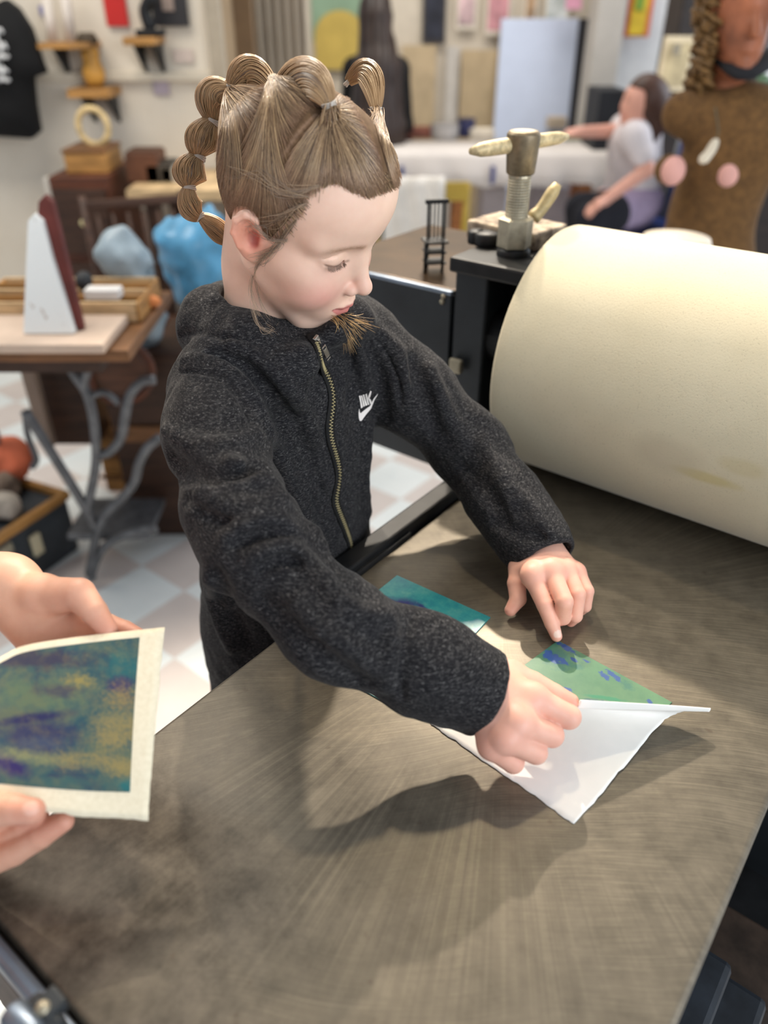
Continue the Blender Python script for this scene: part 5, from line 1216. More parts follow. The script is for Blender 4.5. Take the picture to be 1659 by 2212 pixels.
panel('cork_panel', (868, 98, 940, 290), YB - .10, .03, col(198, 176, 142, .8, .08), 'tall beige board against the back wall beside the woman', 'board', floor=0)
panel('paper_strip', (962, 100, 990, 280), YB - .05, .02, col(206, 200, 192, .8), 'pale narrow board between two beige ones on the back wall', 'board', floor=0)
panel('cork_panel', (994, 108, 1074, 290), YB - .12, .03, col(190, 168, 134, .8, .08), 'wide beige board under the pink prints', 'board', floor=0)
wb0, wb1 = ony(1060, 292, 5.55), ony(1214, 292, 5.55); wb = [V3(wb0[0], 5.42, .005), V3(wb1[0], 5.42, .005), ony(1262, 40, 5.75), ony(1084, 40, 5.75)]
MB().prism(wb, (0, .03, 0)).build('whiteboard', col(204, 214, 236, .3, .02), None, bevel=.004, label='large blue-white board leaning against the back wall', cat='board')
MB().prism([ony(1222, 20, 5.50), ony(1256, 20, 5.50), ony(1258, -40, 5.52), ony(1226, -40, 5.52)], (0, .01, 0)).build('sticky_note', col(226, 164, 190, .8), None, label='pink note at the top of the white board', cat='note')
pc0, pc1 = ony(1228, 270, 5.3), ony(1250, 270, 5.3); MB().prism([V3(pc0[0], 5.22, .005), V3(pc1[0], 5.22, .005), ony(1276, 40, 5.45), ony(1254, 40, 5.45)], (0, .05, 0)).build('dark_gap_slab', col(26, 26, 32, .6), None, bevel=.004, label='black slab standing in for the dark gap between the white board and the pillar', cat='case')  # added black slab gives the darkness of the gap beside the pillar
c, w_, lo_, hi_ = rect(1358, -60, 1412, 80, 5.0); ps = thing('wall_poster', (c, 5.0, lo_), 'yellow and green poster with red edges on the right wall', 'poster')
panel('poster_border', (1358, -60, 1412, 80), 5.03, .01, col(190, 90, 56, .7), parent=ps); panel('poster_field', (1367, -60, 1402, 76), 5.02, .008, col(196, 166, 44, .7, .2), parent=ps); panel('poster_figure', (1376, -40, 1394, 22), 5.012, .006, col(110, 140, 50, .7), parent=ps)
c, w_, lo_, hi_ = rect(1420, 80, 1500, 195, 4.2); pf = thing('picture_frame', (c, 4.2, lo_), 'pale framed picture standing behind the seated child', 'picture')
fq = [ony(1416, 198, 4.2), ony(1478, 198, 4.2), ony(1506, 78, 4.3), ony(1440, 78, 4.3)]
MB().prism(fq, (0, .03, 0)).build('frame', col(196, 180, 150, .6), pf, bevel=.003)
cq = sum(fq) / 4; MB().prism([cq + (p - cq) * .78 - Y_ * .004 for p in fq], (0, .006, 0)).build('picture', col(168, 152, 118, .7, .2), pf)
MB().prism([cq + (p - cq) * V3(.25, .25, .2) + V3(-.01, -.008, .06) for p in fq], (0, .006, 0)).build('drawing', col(120, 112, 96, .7), pf)
panel('speaker_box', (1292, 196, 1352, 272), 4.6, .3, col(28, 30, 36, .6), 'black box on the table in front of the pillar', 'box', floor=.768)
c, w_, lo_, hi_ = rect(1484, -80, 1556, 200, 4.3); MB().box((c + .12, 4.45, 1.0), (w_ + .3, .25, 2.0)).build('wardrobe', wood('very_dark_wood', 34, 24, 20), None, bevel=.006, label='very dark wooden cabinet behind the mannequin', cat='cabinet')
# long table under a white cloth
tz = .76; L0, L1, R1, R0 = onz(846, 332, tz), onz(1338, 352, tz), onz(1500, 276, tz), onz(846, 276, tz)
tb = thing('work_table', V3((L0[0] + R1[0]) / 2, (L0[1] + R0[1]) / 2, 0), 'long work table under a white cloth at the back of the room', 'table')
yf, yk = L0[1], min(R0[1], 4.95); xl, xr = L0[0] - .5, ony(1340, 352, yf)[0]
MB().box(((xl + xr) / 2, (yf + yk) / 2, tz - .02), (xr - xl, yk - yf, .04)).build('table_top', W_MID, tb, bevel=.004)
for xx in (ony(992, 430, yf + .1)[0], xr - .15, xl + .1):
    for yy in (yf + .12, yk - .15): MB().box((xx, yy, .36), (.075, .075, .72)).build('table_leg', wood('honey_leg', 150, 92, 44), tb, bevel=.004)
MB().box(((xl + xr) / 2, yf + .10, tz - .10), (xr - xl - .1, .03, .11)).build('apron', W_RED, tb)
gx = np.linspace(xl - .01, xr + .02, 40); cl = []
for i, x in enumerate(gx):
    dr = .155 + .012 * math.sin(i * .9) + .01 * math.sin(i * 2.3)
    cl.append([V3(x, yk + .01, tz + .004), V3(x, (yf + yk) / 2, tz + .005), V3(x, yf - .006, tz + .004), V3(x, yf - .016, tz - .02), V3(x, yf - .02 - .008 * math.sin(i * 1.3), tz - dr * .6), V3(x, yf - .022 - .012 * math.sin(i * 1.3), tz - dr)])
MB().grid(cl).build('tablecloth', simple('white_cloth', srgb(214, 206, 200), .8, 0, .04, 5), None, smooth=True, solid=.003, label='white cloth hanging over the front of the long work table', cat='tablecloth')
for x in (868, 1064): q = ony(x, 378, yf - .03); MB().box(q, (.022, .02, .09)).build('table_clip', col(52, 60, 120, .5), None, bevel=.003, label='blue clip on the cloth edge %s' % ('nearest the girl' if x < 900 else 'left of the press screw'), cat='clip', group='blue cloth clips')
rr_ = random.Random(3)
for i, (x, y, sx, sy, sz, cc_, nm, lb, ct) in enumerate((
    (905, 296, .22, .16, .05, (120, 70, 56), 'wooden_tray', 'red-brown tray on the left end of the long table', 'tray'), (960, 300, .16, .14, .08, (190, 186, 184), 'plastic_tub', 'grey-white tub beside the red-brown tray', 'tub'), (1006, 296, .10, .10, .10, (52, 54, 92), 'paint_tin', 'dark blue tin in the middle of the long table', 'tin'),
    (1040, 300, .14, .12, .05, (206, 196, 180), 'paper_stack', 'cream pile of paper left of the press screw', 'paper'), (1200, 276, .12, .10, .06, (196, 180, 160), 'card_box', 'beige card box in front of the white board', 'box'), (1240, 300, .30, .12, .02, (150, 160, 120), 'cutting_mat', 'green mat on the table right of the press screw', 'mat'), (1286, 296, .07, .07, .08, (184, 96, 64), 'orange_cup', 'orange cup by the seated child\'s hand', 'cup'), (1322, 312, .10, .07, .03, (150, 66, 60), 'red_case', 'small red case on the near edge of the table by the child', 'case'))):
    q = onz(x, y, tz + .006)
    if nm in ('paint_tin', 'orange_cup', 'plastic_tub'):
        th_ = thing(nm, q, lb, ct); MB().lathe([(sx * .45, .001), (sx * .5, .01), (sx * .52, sz), (sx * .46, sz), (sx * .44, .012)], q).build('body', col(*cc_, .5), th_, smooth=True, bevel=.002); MB().lathe([(sx * .53, sz - .008), (sx * .55, sz - .004), (sx * .53, sz)], q).build('rim', col(*[int(k * .8) for k in cc_], .5), th_, smooth=True)
    else:
        th_ = thing(nm, q, lb, ct); MB().box(q + V3(0, 0, sz / 2 + .001), (sx, sy, sz)).build('body', col(*cc_, .6, .15), th_, bevel=.006)
        MB().box(q + V3(sx * .02, -sy * .1, sz + .004), (sx * .8, sy * .6, .006)).build('top_sheet', col(*[min(255, int(k * 1.12)) for k in cc_], .7), th_)
# chair with a white cloth in front of the table
def chair(name, base, rz, mats, label, cat='chair', seat=.45, back=.88, w=.42, group=None, slats=5, rung=True, rail=.075):
    t_ = thing(name, base, label, cat, group); c, s_ = math.cos(rz), math.sin(rz); ax = (V3(c, s_, 0), V3(-s_, c, 0), ZV)
    Pq = lambda x, y, z: np.asarray(base, float) + ax[0] * x + ax[1] * y + ax[2] * z
    MB().box(Pq(0, 0, seat - .015), (w, w * .95, .03), ax).build('seat', mats[0], t_, bevel=.008)
    for x in (-1, 1):
        MB().tube([Pq(x * w * .42, -w * .42, seat - .03), Pq(x * w * .46, -w * .46, 0)], [.018, .013], 10).build('leg', mats[1], t_, smooth=True)
        MB().tube([Pq(x * w * .42, w * .42, seat - .03), Pq(x * w * .46, w * .48, 0)], [.018, .013], 10).build('leg', mats[1], t_, smooth=True)
        MB().tube([Pq(x * w * .44, w * .43, seat - .01), Pq(x * w * .45, w * .52, back)], [.016, .013], 10).build('back_post', mats[1], t_, smooth=True)
        if rung: MB().tube([Pq(x * w * .44, -w * .44, .2), Pq(x * w * .44, w * .45, .2)], .009, 8).build('stretcher', mats[1], t_, smooth=True)
    MB().bar(Pq(-w * .47, w * .52, back - .03), Pq(w * .47, w * .52, back - .03), .022, rail, ax[2]).build('top_rail', mats[0], t_, bevel=.006)
    for k in range(slats):
        x = (k - (slats - 1) / 2) * w * .82 / max(1, slats); MB().tube([Pq(x, w * .44, seat - .01), Pq(x, w * .52, back - .06)], .008, 8).build('spindle', mats[1], t_, smooth=True)
    return t_
q = ony(905, 480, 3.55); M_YEL = col(176, 148, 60, .5)
chair('folding_chair', (q[0], 3.6, 0), PI, (M_YEL, M_YEL), 'yellow-framed chair with a white cloth over it, in front of the long table', slats=0, back=.82, seat=.44)
cb = []; cx_ = q[0]
for i, z in enumerate(np.r_[np.linspace(.50, .84, 10), np.linspace(.84, .55, 8)]):
    yv = 3.36 if i < 10 else 3.42; cb.append([V3(cx_ - .03 + u * .125, yv + .012 * math.sin(u * 9 + i * .5), z) for u in np.linspace(-1, 1, 16)])
MB().grid(cb).build('draped_cloth', col(222, 216, 208, .85), None, smooth=True, solid=.004, label='white cloth draped over the back of the yellow chair', cat='cloth')
panel('storage_bin', (1040, 408, 1092, 500), yf + .35, .3, col(202, 194, 196, .6), 'white bin standing under the long table', 'bin')
panel('storage_bin', (1150, 410, 1256, 500), yf + .35, .3, col(176, 168, 172, .6), 'wide grey-white bin under the table, right of the press screw', 'bin')
# ------------------------------------------------------------------ people and figure at the back
def simple_person(label, fn, lo, hi, vox, tint, mat=None):
    v_, f_ = polygonize(fn, lo, hi, vox); me = to_mesh('person', v_, f_); paint(me, tint); return obj('person', me, M_SKIN, None, label=label, cat='person')
def part_sdf(name, fn, lo, hi, vox, mat, parent, **kw): v_, f_ = polygonize(fn, lo, hi, vox); return obj(name, to_mesh(name, v_, f_), mat, parent, **kw)
flat = lambda r, g, b: (lambda P: np.tile(lin(r, g, b), (len(P), 1)))
# seated child in a white T-shirt, facing left over the long table
YC = 3.75
hd = ony(1386, 222, YC); nk = ony(1392, 262, YC); shn = ony(1372, 296, YC - .06); hip = ony(1372, 452, YC + .02); s2 = shn + V3(.05, .26, .01)
hn1 = ony(1252, 285, YC - .02); el1 = ony(1315, 290, YC); kn = ony(1272, 470, YC - .10); el2 = ony(1398, 366, YC - .12); hn2 = ony(1312, 428, YC - .16)
kn2 = kn + V3(0, .18, 0); hip_z = hip[2]
def childf(P):
    d = sd_ell(P, hd, (.082, .072, .098)); d = smin(d, sd_ell(P, hd + V3(-.075, 0, -.012), (.016, .012, .016)), .015); d = smin(d, sd_ell(P, hd + V3(-.035, 0, -.055), (.045, .045, .045)), .03)
    d = smin(d, sd_ell(P, hd + V3(.012, -.072, -.005), (.016, .008, .022)), .006)
    d = smax(d, -sd_ell(P, hd + V3(-.078, -.026, .012), (.012, .012, .009)), .01)
    d = smin(d, sd_chain(P, [hd + V3(.015, .02, -.06), nk + V3(.02, .06, -.02), shn * .5 + s2 * .5 + V3(.02, 0, -.05), hip + V3(0, .10, .03)], [.042, .045, .095, .11], .04), .03)
    d = smin(d, sd_cone(P, shn, s2, .05, .05), .05)
    d = smin(d, sd_chain(P, [shn, el2, hn2], [.042, .032, .024], .02), .02); d = smin(d, sd_chain(P, [s2, (s2 + hn1) * .5 + V3(.06, .02, -.01), hn1], [.042, .032, .024], .02), .02)
    for h_, e_ in ((hn1, V3(-1, 0, -.1)), (hn2, V3(-.8, -.1, -.5))):
        e_ = e_ / np.linalg.norm(e_); d = smin(d, sd_ell(P, h_ + e_ * .03, (.036, .026, .020)), .012)
        for k in range(4): d = smin(d, sd_cone(P, h_ + e_ * .05 + V3(0, -.024 + .016 * k, 0), h_ + e_ * (.09 - .006 * abs(k - 1.4)) + V3(0, -.026 + .017 * k, -.016), .0095, .0075), .004)
        d = smin(d, sd_cone(P, h_ + e_ * .02 + V3(0, -.022, .004), h_ + e_ * .055 + V3(0, -.045, -.004), .010, .008), .005)
    for a_, b_ in ((hip + V3(0, .02, 0), kn), (hip + V3(0, .18, 0), kn2)):
        d = smin(d, sd_chain(P, [a_, b_, V3(b_[0] + .02, b_[1], .10)], [.085, .058, .040], .03), .04); d = smin(d, sd_cone(P, V3(b_[0] + .03, b_[1], .045), V3(b_[0] - .12, b_[1], .035), .04, .03), .02)
    return d
def ctint(P):
    c_ = np.tile(lin(206, 150, 132), (len(P), 1)); c_ = over(c_, .8 * blob(P, hd + V3(-.072, -.016, -.048), V3(.014, .024, .008)), lin(176, 90, 84)); c_ = over(c_, .8 * blob(P, hd + V3(-.072, -.028, .010), V3(.012, .012, .006)), lin(70, 48, 40)); return c_
lo, hi = bb([hd, hip, hn1, hn2, kn, kn2, s2, el2], .15); lo[2] = 0
kid = simple_person('child in a white T-shirt sitting at the long table with brown hair', childf, lo, hi, .009, ctint)
def hairf(P):
    d = smax(sd_ell(P, hd + V3(.014, 0, .010), (.090, .082, .104)), -(sd_box(P, hd + V3(-.085, 0, -.05), (.075, .2, .105), r=.02)), .015)
    return smin(d, sd_chain(P, [hd + V3(.055, 0, .02), hd + V3(.07, .0, -.06), hd + V3(.06, 0, -.125)], [.060, .060, .042], .03), .03)
part_sdf('hair', hairf, hd - .2, hd + .2, .005, simple('chestnut_hair', srgb(62, 34, 20), .5, 0, .3, 60, .3, stretch=(1, 1, .15)), kid)
def shirtf(P):
    t_ = sd_chain(P, [nk + V3(.02, .06, -.04), shn * .5 + s2 * .5 + V3(.02, 0, -.05), hip + V3(0, .10, .06)], [.060, .110, .128], .05); t_ = smin(t_, sd_cone(P, shn, s2, .064, .064), .05)
    t_ = smin(t_, sd_cone(P, shn, shn * .45 + el2 * .55, .062, .056), .03); t_ = smin(t_, sd_cone(P, s2, s2 * .65 + (s2 + hn1) * .175, .060, .056), .03)
    return smax(t_ + .004 * vnoise(P * 18), sd_cone(P, nk + V3(.01, .06, .03), nk + V3(.01, .06, .06), .05, .05) * -1, .01)
part_sdf('t_shirt', lambda P: smax(shirtf(P), (hip[2] + .03) - P[:, 2], .02), bb([shn, s2, hip, el2], .16)[0], bb([shn, s2, hip, el2], .16)[1] + .05, .008, simple('white_tee', srgb(206, 198, 200), .85, 0, .04, 6), kid)
def shortsf(P):
    d = sd_ell(P, hip + V3(0, .10, .02), (.15, .17, .10))
    return smin(d, sd_cone(P, hip + V3(0, .02, .0), hip * .45 + kn * .55, .095, .08), .04)
part_sdf('lilac_top_hem', shortsf, *bb([hip, kn], .26), .009, simple('lilac_jersey', srgb(158, 142, 168), .85), kid)
part_sdf('trousers', lambda P: smax(smin(sd_chain(P, [hip * .5 + kn * .5, kn, V3(kn[0] + .02, kn[1], .14)], [.088, .066, .05], .03), sd_chain(P, [hip * .5 + kn2 * .5, kn2, V3(kn2[0] + .02, kn2[1], .14)], [.088, .066, .05], .03), .02), .12 - P[:, 2], .01), *bb([hip, kn, kn2, V3(kn[0], kn[1], .1)], .12), .009, simple('black_trousers', srgb(20, 21, 30), .9), kid)
MBL = col(38, 58, 120, .5)
chair('plastic_chair', (hip[0] + .04, hip[1] + .10, 0), -PI / 2, (MBL, col(120, 122, 126, .4)), 'blue chair under the seated child', seat=hip[2] - .10, back=hip[2] + .34, slats=0)
cpx = bpy.data.objects['plastic_chair']; MB().box((hip[0] + .04 + .215, hip[1] + .08, hip[2] + .10), (.02, .40, .44)).build('back_panel', MBL, cpx, bevel=.006)
cs = thing('unused', (0, 0, 0), 'x', 'x'); bpy.data.objects.remove(cs)
# standing woman with long dark hair, her back to us
YW = 5.0; wh_ = ony(812, 32, YW); wx = wh_[0]
def womanf(P):
    d = sd_ell(P, wh_, (.078, .092, .112)); d = smin(d, sd_cone(P, wh_ - V3(0, 0, .08), V3(wx, YW, wh_[2] - .20), .05, .055), .03); zs = wh_[2] - .26
    d = smin(d, sd_chain(P, [V3(wx, YW, zs), V3(wx, YW, zs - .25), V3(wx, YW, zs - .50), V3(wx, YW, zs - .66)], [.10, .12, .11, .14], .06), .04); d = smin(d, sd_cone(P, V3(wx - .12, YW, zs), V3(wx + .12, YW, zs), .055, .055), .05)
    for s_ in (-1, 1):
        e_ = V3(wx + s_ * .165, YW + .02, zs - .28); h_ = V3(wx + s_ * .12 + .05, YW + .20, zs - .40); d = smin(d, sd_chain(P, [V3(wx + s_ * .13, YW, zs), e_, h_], [.05, .04, .028], .02), .02)
        for k in range(4): d = smin(d, sd_cone(P, h_ + V3(-.02 + .014 * k, .03, 0), h_ + V3(-.024 + .016 * k, .10, -.02), .010, .008), .008)
        d = smin(d, sd_cone(P, h_ + V3(-s_ * .02, .01, .01), h_ + V3(-s_ * .045, .055, .01), .011, .009), .008)
        d = smin(d, sd_chain(P, [V3(wx + s_ * .08, YW, zs - .64), V3(wx + s_ * .09, YW, .45), V3(wx + s_ * .09, YW, .09)], [.10, .062, .045], .03), .04); d = smin(d, sd_cone(P, V3(wx + s_ * .09, YW - .03, .045), V3(wx + s_ * .1, YW + .14, .035), .042, .034), .02)
    return d
zs = wh_[2] - .26
wom = simple_person('standing woman with very long dark hair and black clothes at the back', womanf, V3(wx - .4, YW - .3, 0), V3(wx + .4, YW + .45, wh_[2] + .2), .011, flat(196, 140, 122))
def wcl(P):
    b_ = sd_chain(P, [V3(wx, YW, zs + .02), V3(wx, YW, zs - .25), V3(wx, YW, zs - .50), V3(wx, YW, zs - .72)], [.105, .135, .125, .16], .06); b_ = smin(b_, sd_cone(P, V3(wx - .12, YW, zs), V3(wx + .12, YW, zs), .066, .066), .05)
    for s_ in (-1, 1): b_ = smin(b_, sd_chain(P, [V3(wx + s_ * .13, YW, zs), V3(wx + s_ * .165, YW + .02, zs - .28), V3(wx + s_ * .13 + .05, YW + .16, zs - .37)], [.060, .050, .038], .02), .02)
    return b_
part_sdf('black_sweater', wcl, V3(wx - .4, YW - .3, zs - .95), V3(wx + .4, YW + .3, zs + .2), .010, simple('black_knit', srgb(20, 18, 18), .9), wom)
part_sdf('black_trousers', lambda P: smax(np.minimum(*[sd_chain(P, [V3(wx + s_ * .08, YW, zs - .64), V3(wx + s_ * .09, YW, .45), V3(wx + s_ * .09, YW, .12)], [.112, .074, .06], .03) for s_ in (-1, 1)]), .10 - P[:, 2], .01), V3(wx - .3, YW - .2, .05), V3(wx + .3, YW + .2, zs - .45), .010, simple('black_cotton', srgb(22, 22, 26), .9), wom)
part_sdf('hair', lambda P: smin(sd_ell(P, wh_ + V3(0, -.012, .012), (.090, .100, .120)), sd_chain(P, [wh_ + V3(0, -.05, -.03), V3(wx + .01, YW - .09, zs), V3(wx + .0, YW - .12, zs - .30), V3(wx + .02, YW - .12, zs - .48)], [.085, .125, .165, .13], .04), .04) + .004 * np.sin(P[:, 0] * 160 + 3 * vnoise(P * 8)), V3(wx - .3, YW - .38, zs - .7), V3(wx + .3, YW + .2, wh_[2] + .2), .008, simple('very_dark_hair', srgb(44, 30, 24), .42, 0, .3, 40, .3, stretch=(1, 1, .1)), wom)
# dress form with a modelled head
YM = 2.25; mh = ony(1602, 40, YM); nb = ony(1598, 205, YM); ch = ony(1590, 310, YM); wa = ony(1540, 455, YM); hp_ = ony(1520, 560, YM)
bw = ony(1450, 330, YM)[0]; ax_ = (ch[0] - bw) 
man = thing('mannequin', (wa[0], YM, 0), 'life-size mannequin in brown with a curly wig behind the press roller', 'mannequin')
def mfig(P):
    d = sd_chain(P, [V3(nb[0], YM, nb[2] - .05), V3(ch[0], YM, ch[2]), V3(wa[0], YM, wa[2]), V3(hp_[0], YM, hp_[2] - .02), V3(hp_[0], YM, hp_[2] - .16)], [.065, .125, .105, .128, .12], .05)
    d = smin(d, sd_cone(P, V3(ch[0] - .155, YM, ch[2] + .07), V3(ch[0] + .155, YM, ch[2] + .07), .055, .055), .06)
    for x in (1452, 1572): q = ony(x, 372, YM - .10); d = smin(d, sd_ell(P, q + V3(0, .03, 0), (.036, .050, .038)), .03)
    return smax(d, (hp_[2] - .20) - P[:, 2], .02)
t = NT('brown_woolly_cover'); n_ = t.noise(t.co(), 60, 4, .7); t.base(t.ramp(n_, [(.3, srgb(84, 58, 30)), (.7, srgb(122, 88, 48))])); t.set(Roughness=.95); t.bump(n_, .5, .004); M_WOOL = t.m
part_sdf('torso', mfig, V3(wa[0] - .36, YM - .30, hp_[2] - .25), V3(wa[0] + .42, YM + .25, nb[2] + .1), .008, M_WOOL, man)
M_TERRA = simple('painted_plaster_skin', srgb(152, 92, 64), .5, 0, .25, 14, .15)
def mhead(P):
    q = P - mh; q = q[:, [1, 0, 2]] * V3(-1, 1, 1)
    m = q.copy(); m[:, 1] = np.abs(m[:, 1]); d = sd_ell(q, (-.01, 0, .03), (.095, .075, .095)); d = smin(d, sd_ell(q, (.03, 0, -.05), (.06, .055, .075)), .03); d = smin(d, sd_cone(q, (.085, 0, .01), (.108, 0, -.03), .009, .012), .015)
    d = smax(d, -sd_ell(m, (.092, .032, .008), (.014, .018, .012)), .012); d = smin(d, sd_ell(q, (.083, 0, -.062), (.012, .024, .009)), .006); d = smin(d, sd_ell(q, (.072, 0, -.10), (.02, .02, .016)), .015)
    return smin(d, sd_cone(q, (-.02, 0, -.06), (-.02, 0, -.20), .048, .056), .03)
part_sdf('head', mhead, mh - V3(.15, .17, .26), mh + V3(.15, .17, .16), .005, M_TERRA, man, label='terracotta coloured head and neck')
rw = random.Random(9); cur = MB()
for i in range(150):
    th_ = rw.uniform(-.3, PI + .3); ph = rw.uniform(-.55, 1.0); r0 = .105
    c = mh + V3(.095 * math.cos(th_) * math.cos(ph), .03 + .09 * abs(math.sin(th_)) * math.cos(ph), .05 + .11 * math.sin(ph)) if i % 3 else mh + V3(-.070 + rw.uniform(-.02, .01), .0 + rw.uniform(-.05, .05), rw.uniform(-.13, .09))
    pts = [c + V3(.014 * math.cos(k * .9 + i), .014 * math.sin(k * .9 + i), -.004 * k) for k in range(9)]; cur.tube(pts, .006, 5)
cur.build('curly_wig', simple('golden_curls', srgb(112, 82, 44), .6, 0, .4, 60), man, smooth=True)
for x in (1452, 1572): q = ony(x, 372 if x > 1500 else 368, YM - .10); g0 = V3(0, -1, 0); MB().sphere(q + V3(0, -.008, 0), (.031, .026, .036), 20, 14).build('pink_patch', col(226, 170, 160, .7), man, smooth=True)
MB().tube(spline([ony(1545, 232, YM - .10), ony(1552, 280, YM - .145), ony(1548, 300, YM - .15)], 8), .0022, 6).build('tag_string', col(90, 84, 66), man)
MB().tube(spline([ony(1548, 300, YM - .15), ony(1532, 330, YM - .155), ony(1512, 352, YM - .155)], 10), np.array([.008, .014, .016, .017, .017, .017, .018, .019, .016, .008]), 10, True, .35).build('price_tag', col(224, 214, 196, .7), man, smooth=True)
MB().cyl(V3(hp_[0], YM, hp_[2] - .19), V3(hp_[0], YM, .04), .022).build('stand_pole', M_BLACK, man, smooth=True)
MB().lathe([(.16, .002), (.165, .008), (.15, .022), (.03, .04)], (hp_[0], YM, 0)).build('stand_base', M_BLACK, man, smooth=True)
sc_ = MB(); sc_.tube(spline([ony(1560, 130, YM - .02), ony(1600, 160, YM - .09), ony(1650, 140, YM - .02), ony(1670, 115, YM + .06)], 14), .022, 10, True, .6); sc_.build('dark_scarf', col(30, 30, 34, .9), man, smooth=True)
# furniture behind the mannequin
panel('dark_shelf_unit', (1600, 230, 1720, 560), 3.1, .35, wood('black_brown', 40, 30, 26), 'dark shelf unit at the right edge behind the mannequin', 'shelf')
pl_ = thing('potted_plant', ony(1652, 300, 2.95), 'green leafy plant at the right edge behind the mannequin', 'plant'); b0 = ony(1664, 260, 2.95)
MB().lathe([(.05, 0), (.065, .10), (.06, .10)], (b0[0], 2.98, 1.04)).build('pot', col(120, 80, 60), pl_, smooth=True)
lf = MB(); rl_ = random.Random(2)
for i in range(40):
    a = rl_.uniform(0, 2 * PI); r_ = rl_.uniform(.02, .14); z = 1.14 + rl_.uniform(0, .16); c = V3(b0[0] + r_ * math.cos(a), 2.98 + r_ * math.sin(a), z); d = V3(math.cos(a), math.sin(a), rl_.uniform(-.5, .6)); s_ = np.cross(d, ZV) * .016
    lf.add([c - d * .03, c + s_, c + d * .04, c - s_], [(0, 1, 2, 3)])
lf.build('leaves', col(52, 96, 50, .5), pl_, solid=.0015)
# lid of a jar / white round thing behind the roller
q = ony(1460, 522, 1.72); jr = thing('ceramic_jar', (q[0], 1.72, 0), 'white round jar top showing above the roller by the mannequin', 'jar')
MB().lathe([(.12, 0), (.14, .1), (.15, .80), (.10, .90), (.085, q[2] - .03), (.07, q[2] + .01), (.02, q[2] + .02)], (q[0], 1.72, 0)).build('body', col(206, 196, 180, .4), jr, smooth=True)
# miniature iron chair and wood block on the press
mq = ond(928, 612, 1.02); mq = V3(mq[0], mq[1], 1.084)
mch = thing('miniature_chair', mq, 'tiny black wire chair standing on the press\'s gear case', 'ornament')
mx, my = axis(ond(905, 560, 1.02), ond(975, 562, 1.06)) * V3(1, 1, 0), None; mx /= np.linalg.norm(mx); my = V3(-mx[1], mx[0], 0); MQ = lambda x, y, z: mq + mx * x + my * y + ZV * z
for x, y, h in ((-.012, -.014, .045), (.016, -.014, .045), (-.002, .014, .100), (.024, .014, .100)): MB().tube([MQ(x, y, 0), MQ(x, y, h)], .0022, 8).build('leg', M_BLACK, mch, smooth=True)
MB().box(MQ(.006, 0, .046), (.036, .036, .003), (mx, my, ZV)).build('seat', M_BLACK, mch); MB().box(MQ(.011, .014, .101), (.036, .006, .006), (mx, my, ZV)).build('top_rail', M_BLACK, mch)
for k in range(4): MB().tube([MQ(.002 + .006 * k, .014, .047), MQ(.002 + .006 * k, .014, .100)], .0012, 6).build('back_bar', M_BLACK, mch)
for z in (.014, .03): MB().box(MQ(.006, 0, z), (.032, .032, .0022), (mx, my, ZV)).build('shelf_ring', M_BLACK, mch)
wq = ond(1048, 512, 1.16); t = NT('weathered_block'); n_ = t.noise(t.co((1, 1, 1)), 40, 5, .7); t.base(t.ramp(n_, [(.38, srgb(92, 78, 66)), (.62, srgb(190, 174, 152))])); t.set(Roughness=.8); t.bump(n_, .3, .002)
MB().box(dn(1.075, -.585, 1.139 + .013), (.125, .085, .026), (DV * .1 - NV * .995, DV * .995 + NV * .1, ZV)).build('wood_block', t.m, None, bevel=.003, label='weathered pale wood block lying behind the press screw', cat='block')
# ------------------------------------------------------------------ left side of the room
# black T-shirt on the wall
Yt = YL - .16
def tp(x, y): return ony(x, y, Yt)
ol = [(-150, 20), (-95, -6), (-60, 14), (-25, 14), (8, -2), (34, 18), (62, 62), (84, 130), (95, 158), (66, 168), (72, 230), (82, 285), (66, 300), (-60, 292), (-185, 292), (-180, 180), (-210, 168), (-190, 90)]
ts = thing('hanging_shirt', tp(-55, 300), 'black T-shirt with white lettering hung on the left wall', 'shirt')
tv = MB(); n_ = len(ol)
fr = [tp(*p) for p in ol]; bk = [p + V3(0, .05, 0) for p in fr]; cf_ = sum(fr) / n_ - V3(0, .03, 0); cb_ = sum(bk) / n_ + V3(0, .03, 0); mid = [p * .55 + cf_ * .45 - V3(0, .03, 0) for p in fr]
tv.add(fr + bk + mid + [cf_ - V3(0, .01, 0), cb_], [(i, (i + 1) % n_, n_ + (i + 1) % n_, n_ + i) for i in range(n_)] + [(i, (i + 1) % n_, 2 * n_ + (i + 1) % n_, 2 * n_ + i) for i in range(n_)] + [(2 * n_ + i, 2 * n_ + (i + 1) % n_, 3 * n_) for i in range(n_)] + [(n_ + i, n_ + (i + 1) % n_, 3 * n_ + 1) for i in range(n_)])
tv.build('cloth', simple('black_cotton_tee', srgb(14, 14, 15), .9, 0, .2), ts, smooth=True)
lt_ = MB()
for y, h, xs in ((66, 26, (-30, -8, 12)), (100, 18, (-34, -14, 4, 20)), (124, 18, (-30, -10, 10)), (150, 18, (-34, -14, 6, 22))):
    for x in xs:   # soft white letter shapes, too blurred in the photo to read
        c = tp(x + 8, y + h / 2) - V3(0, .075, 0); w_ = .016; hh = h / 1662 * 3.4 * .5
        pts = [c + V3(w_ * math.cos(a) * .8, 0, hh * math.sin(a)) for a in np.linspace(.5, 5.6, 9)]; lt_.tube(pts, .006, 6)
lt_.build('white_lettering', col(206, 206, 206, .8), ts, smooth=True)
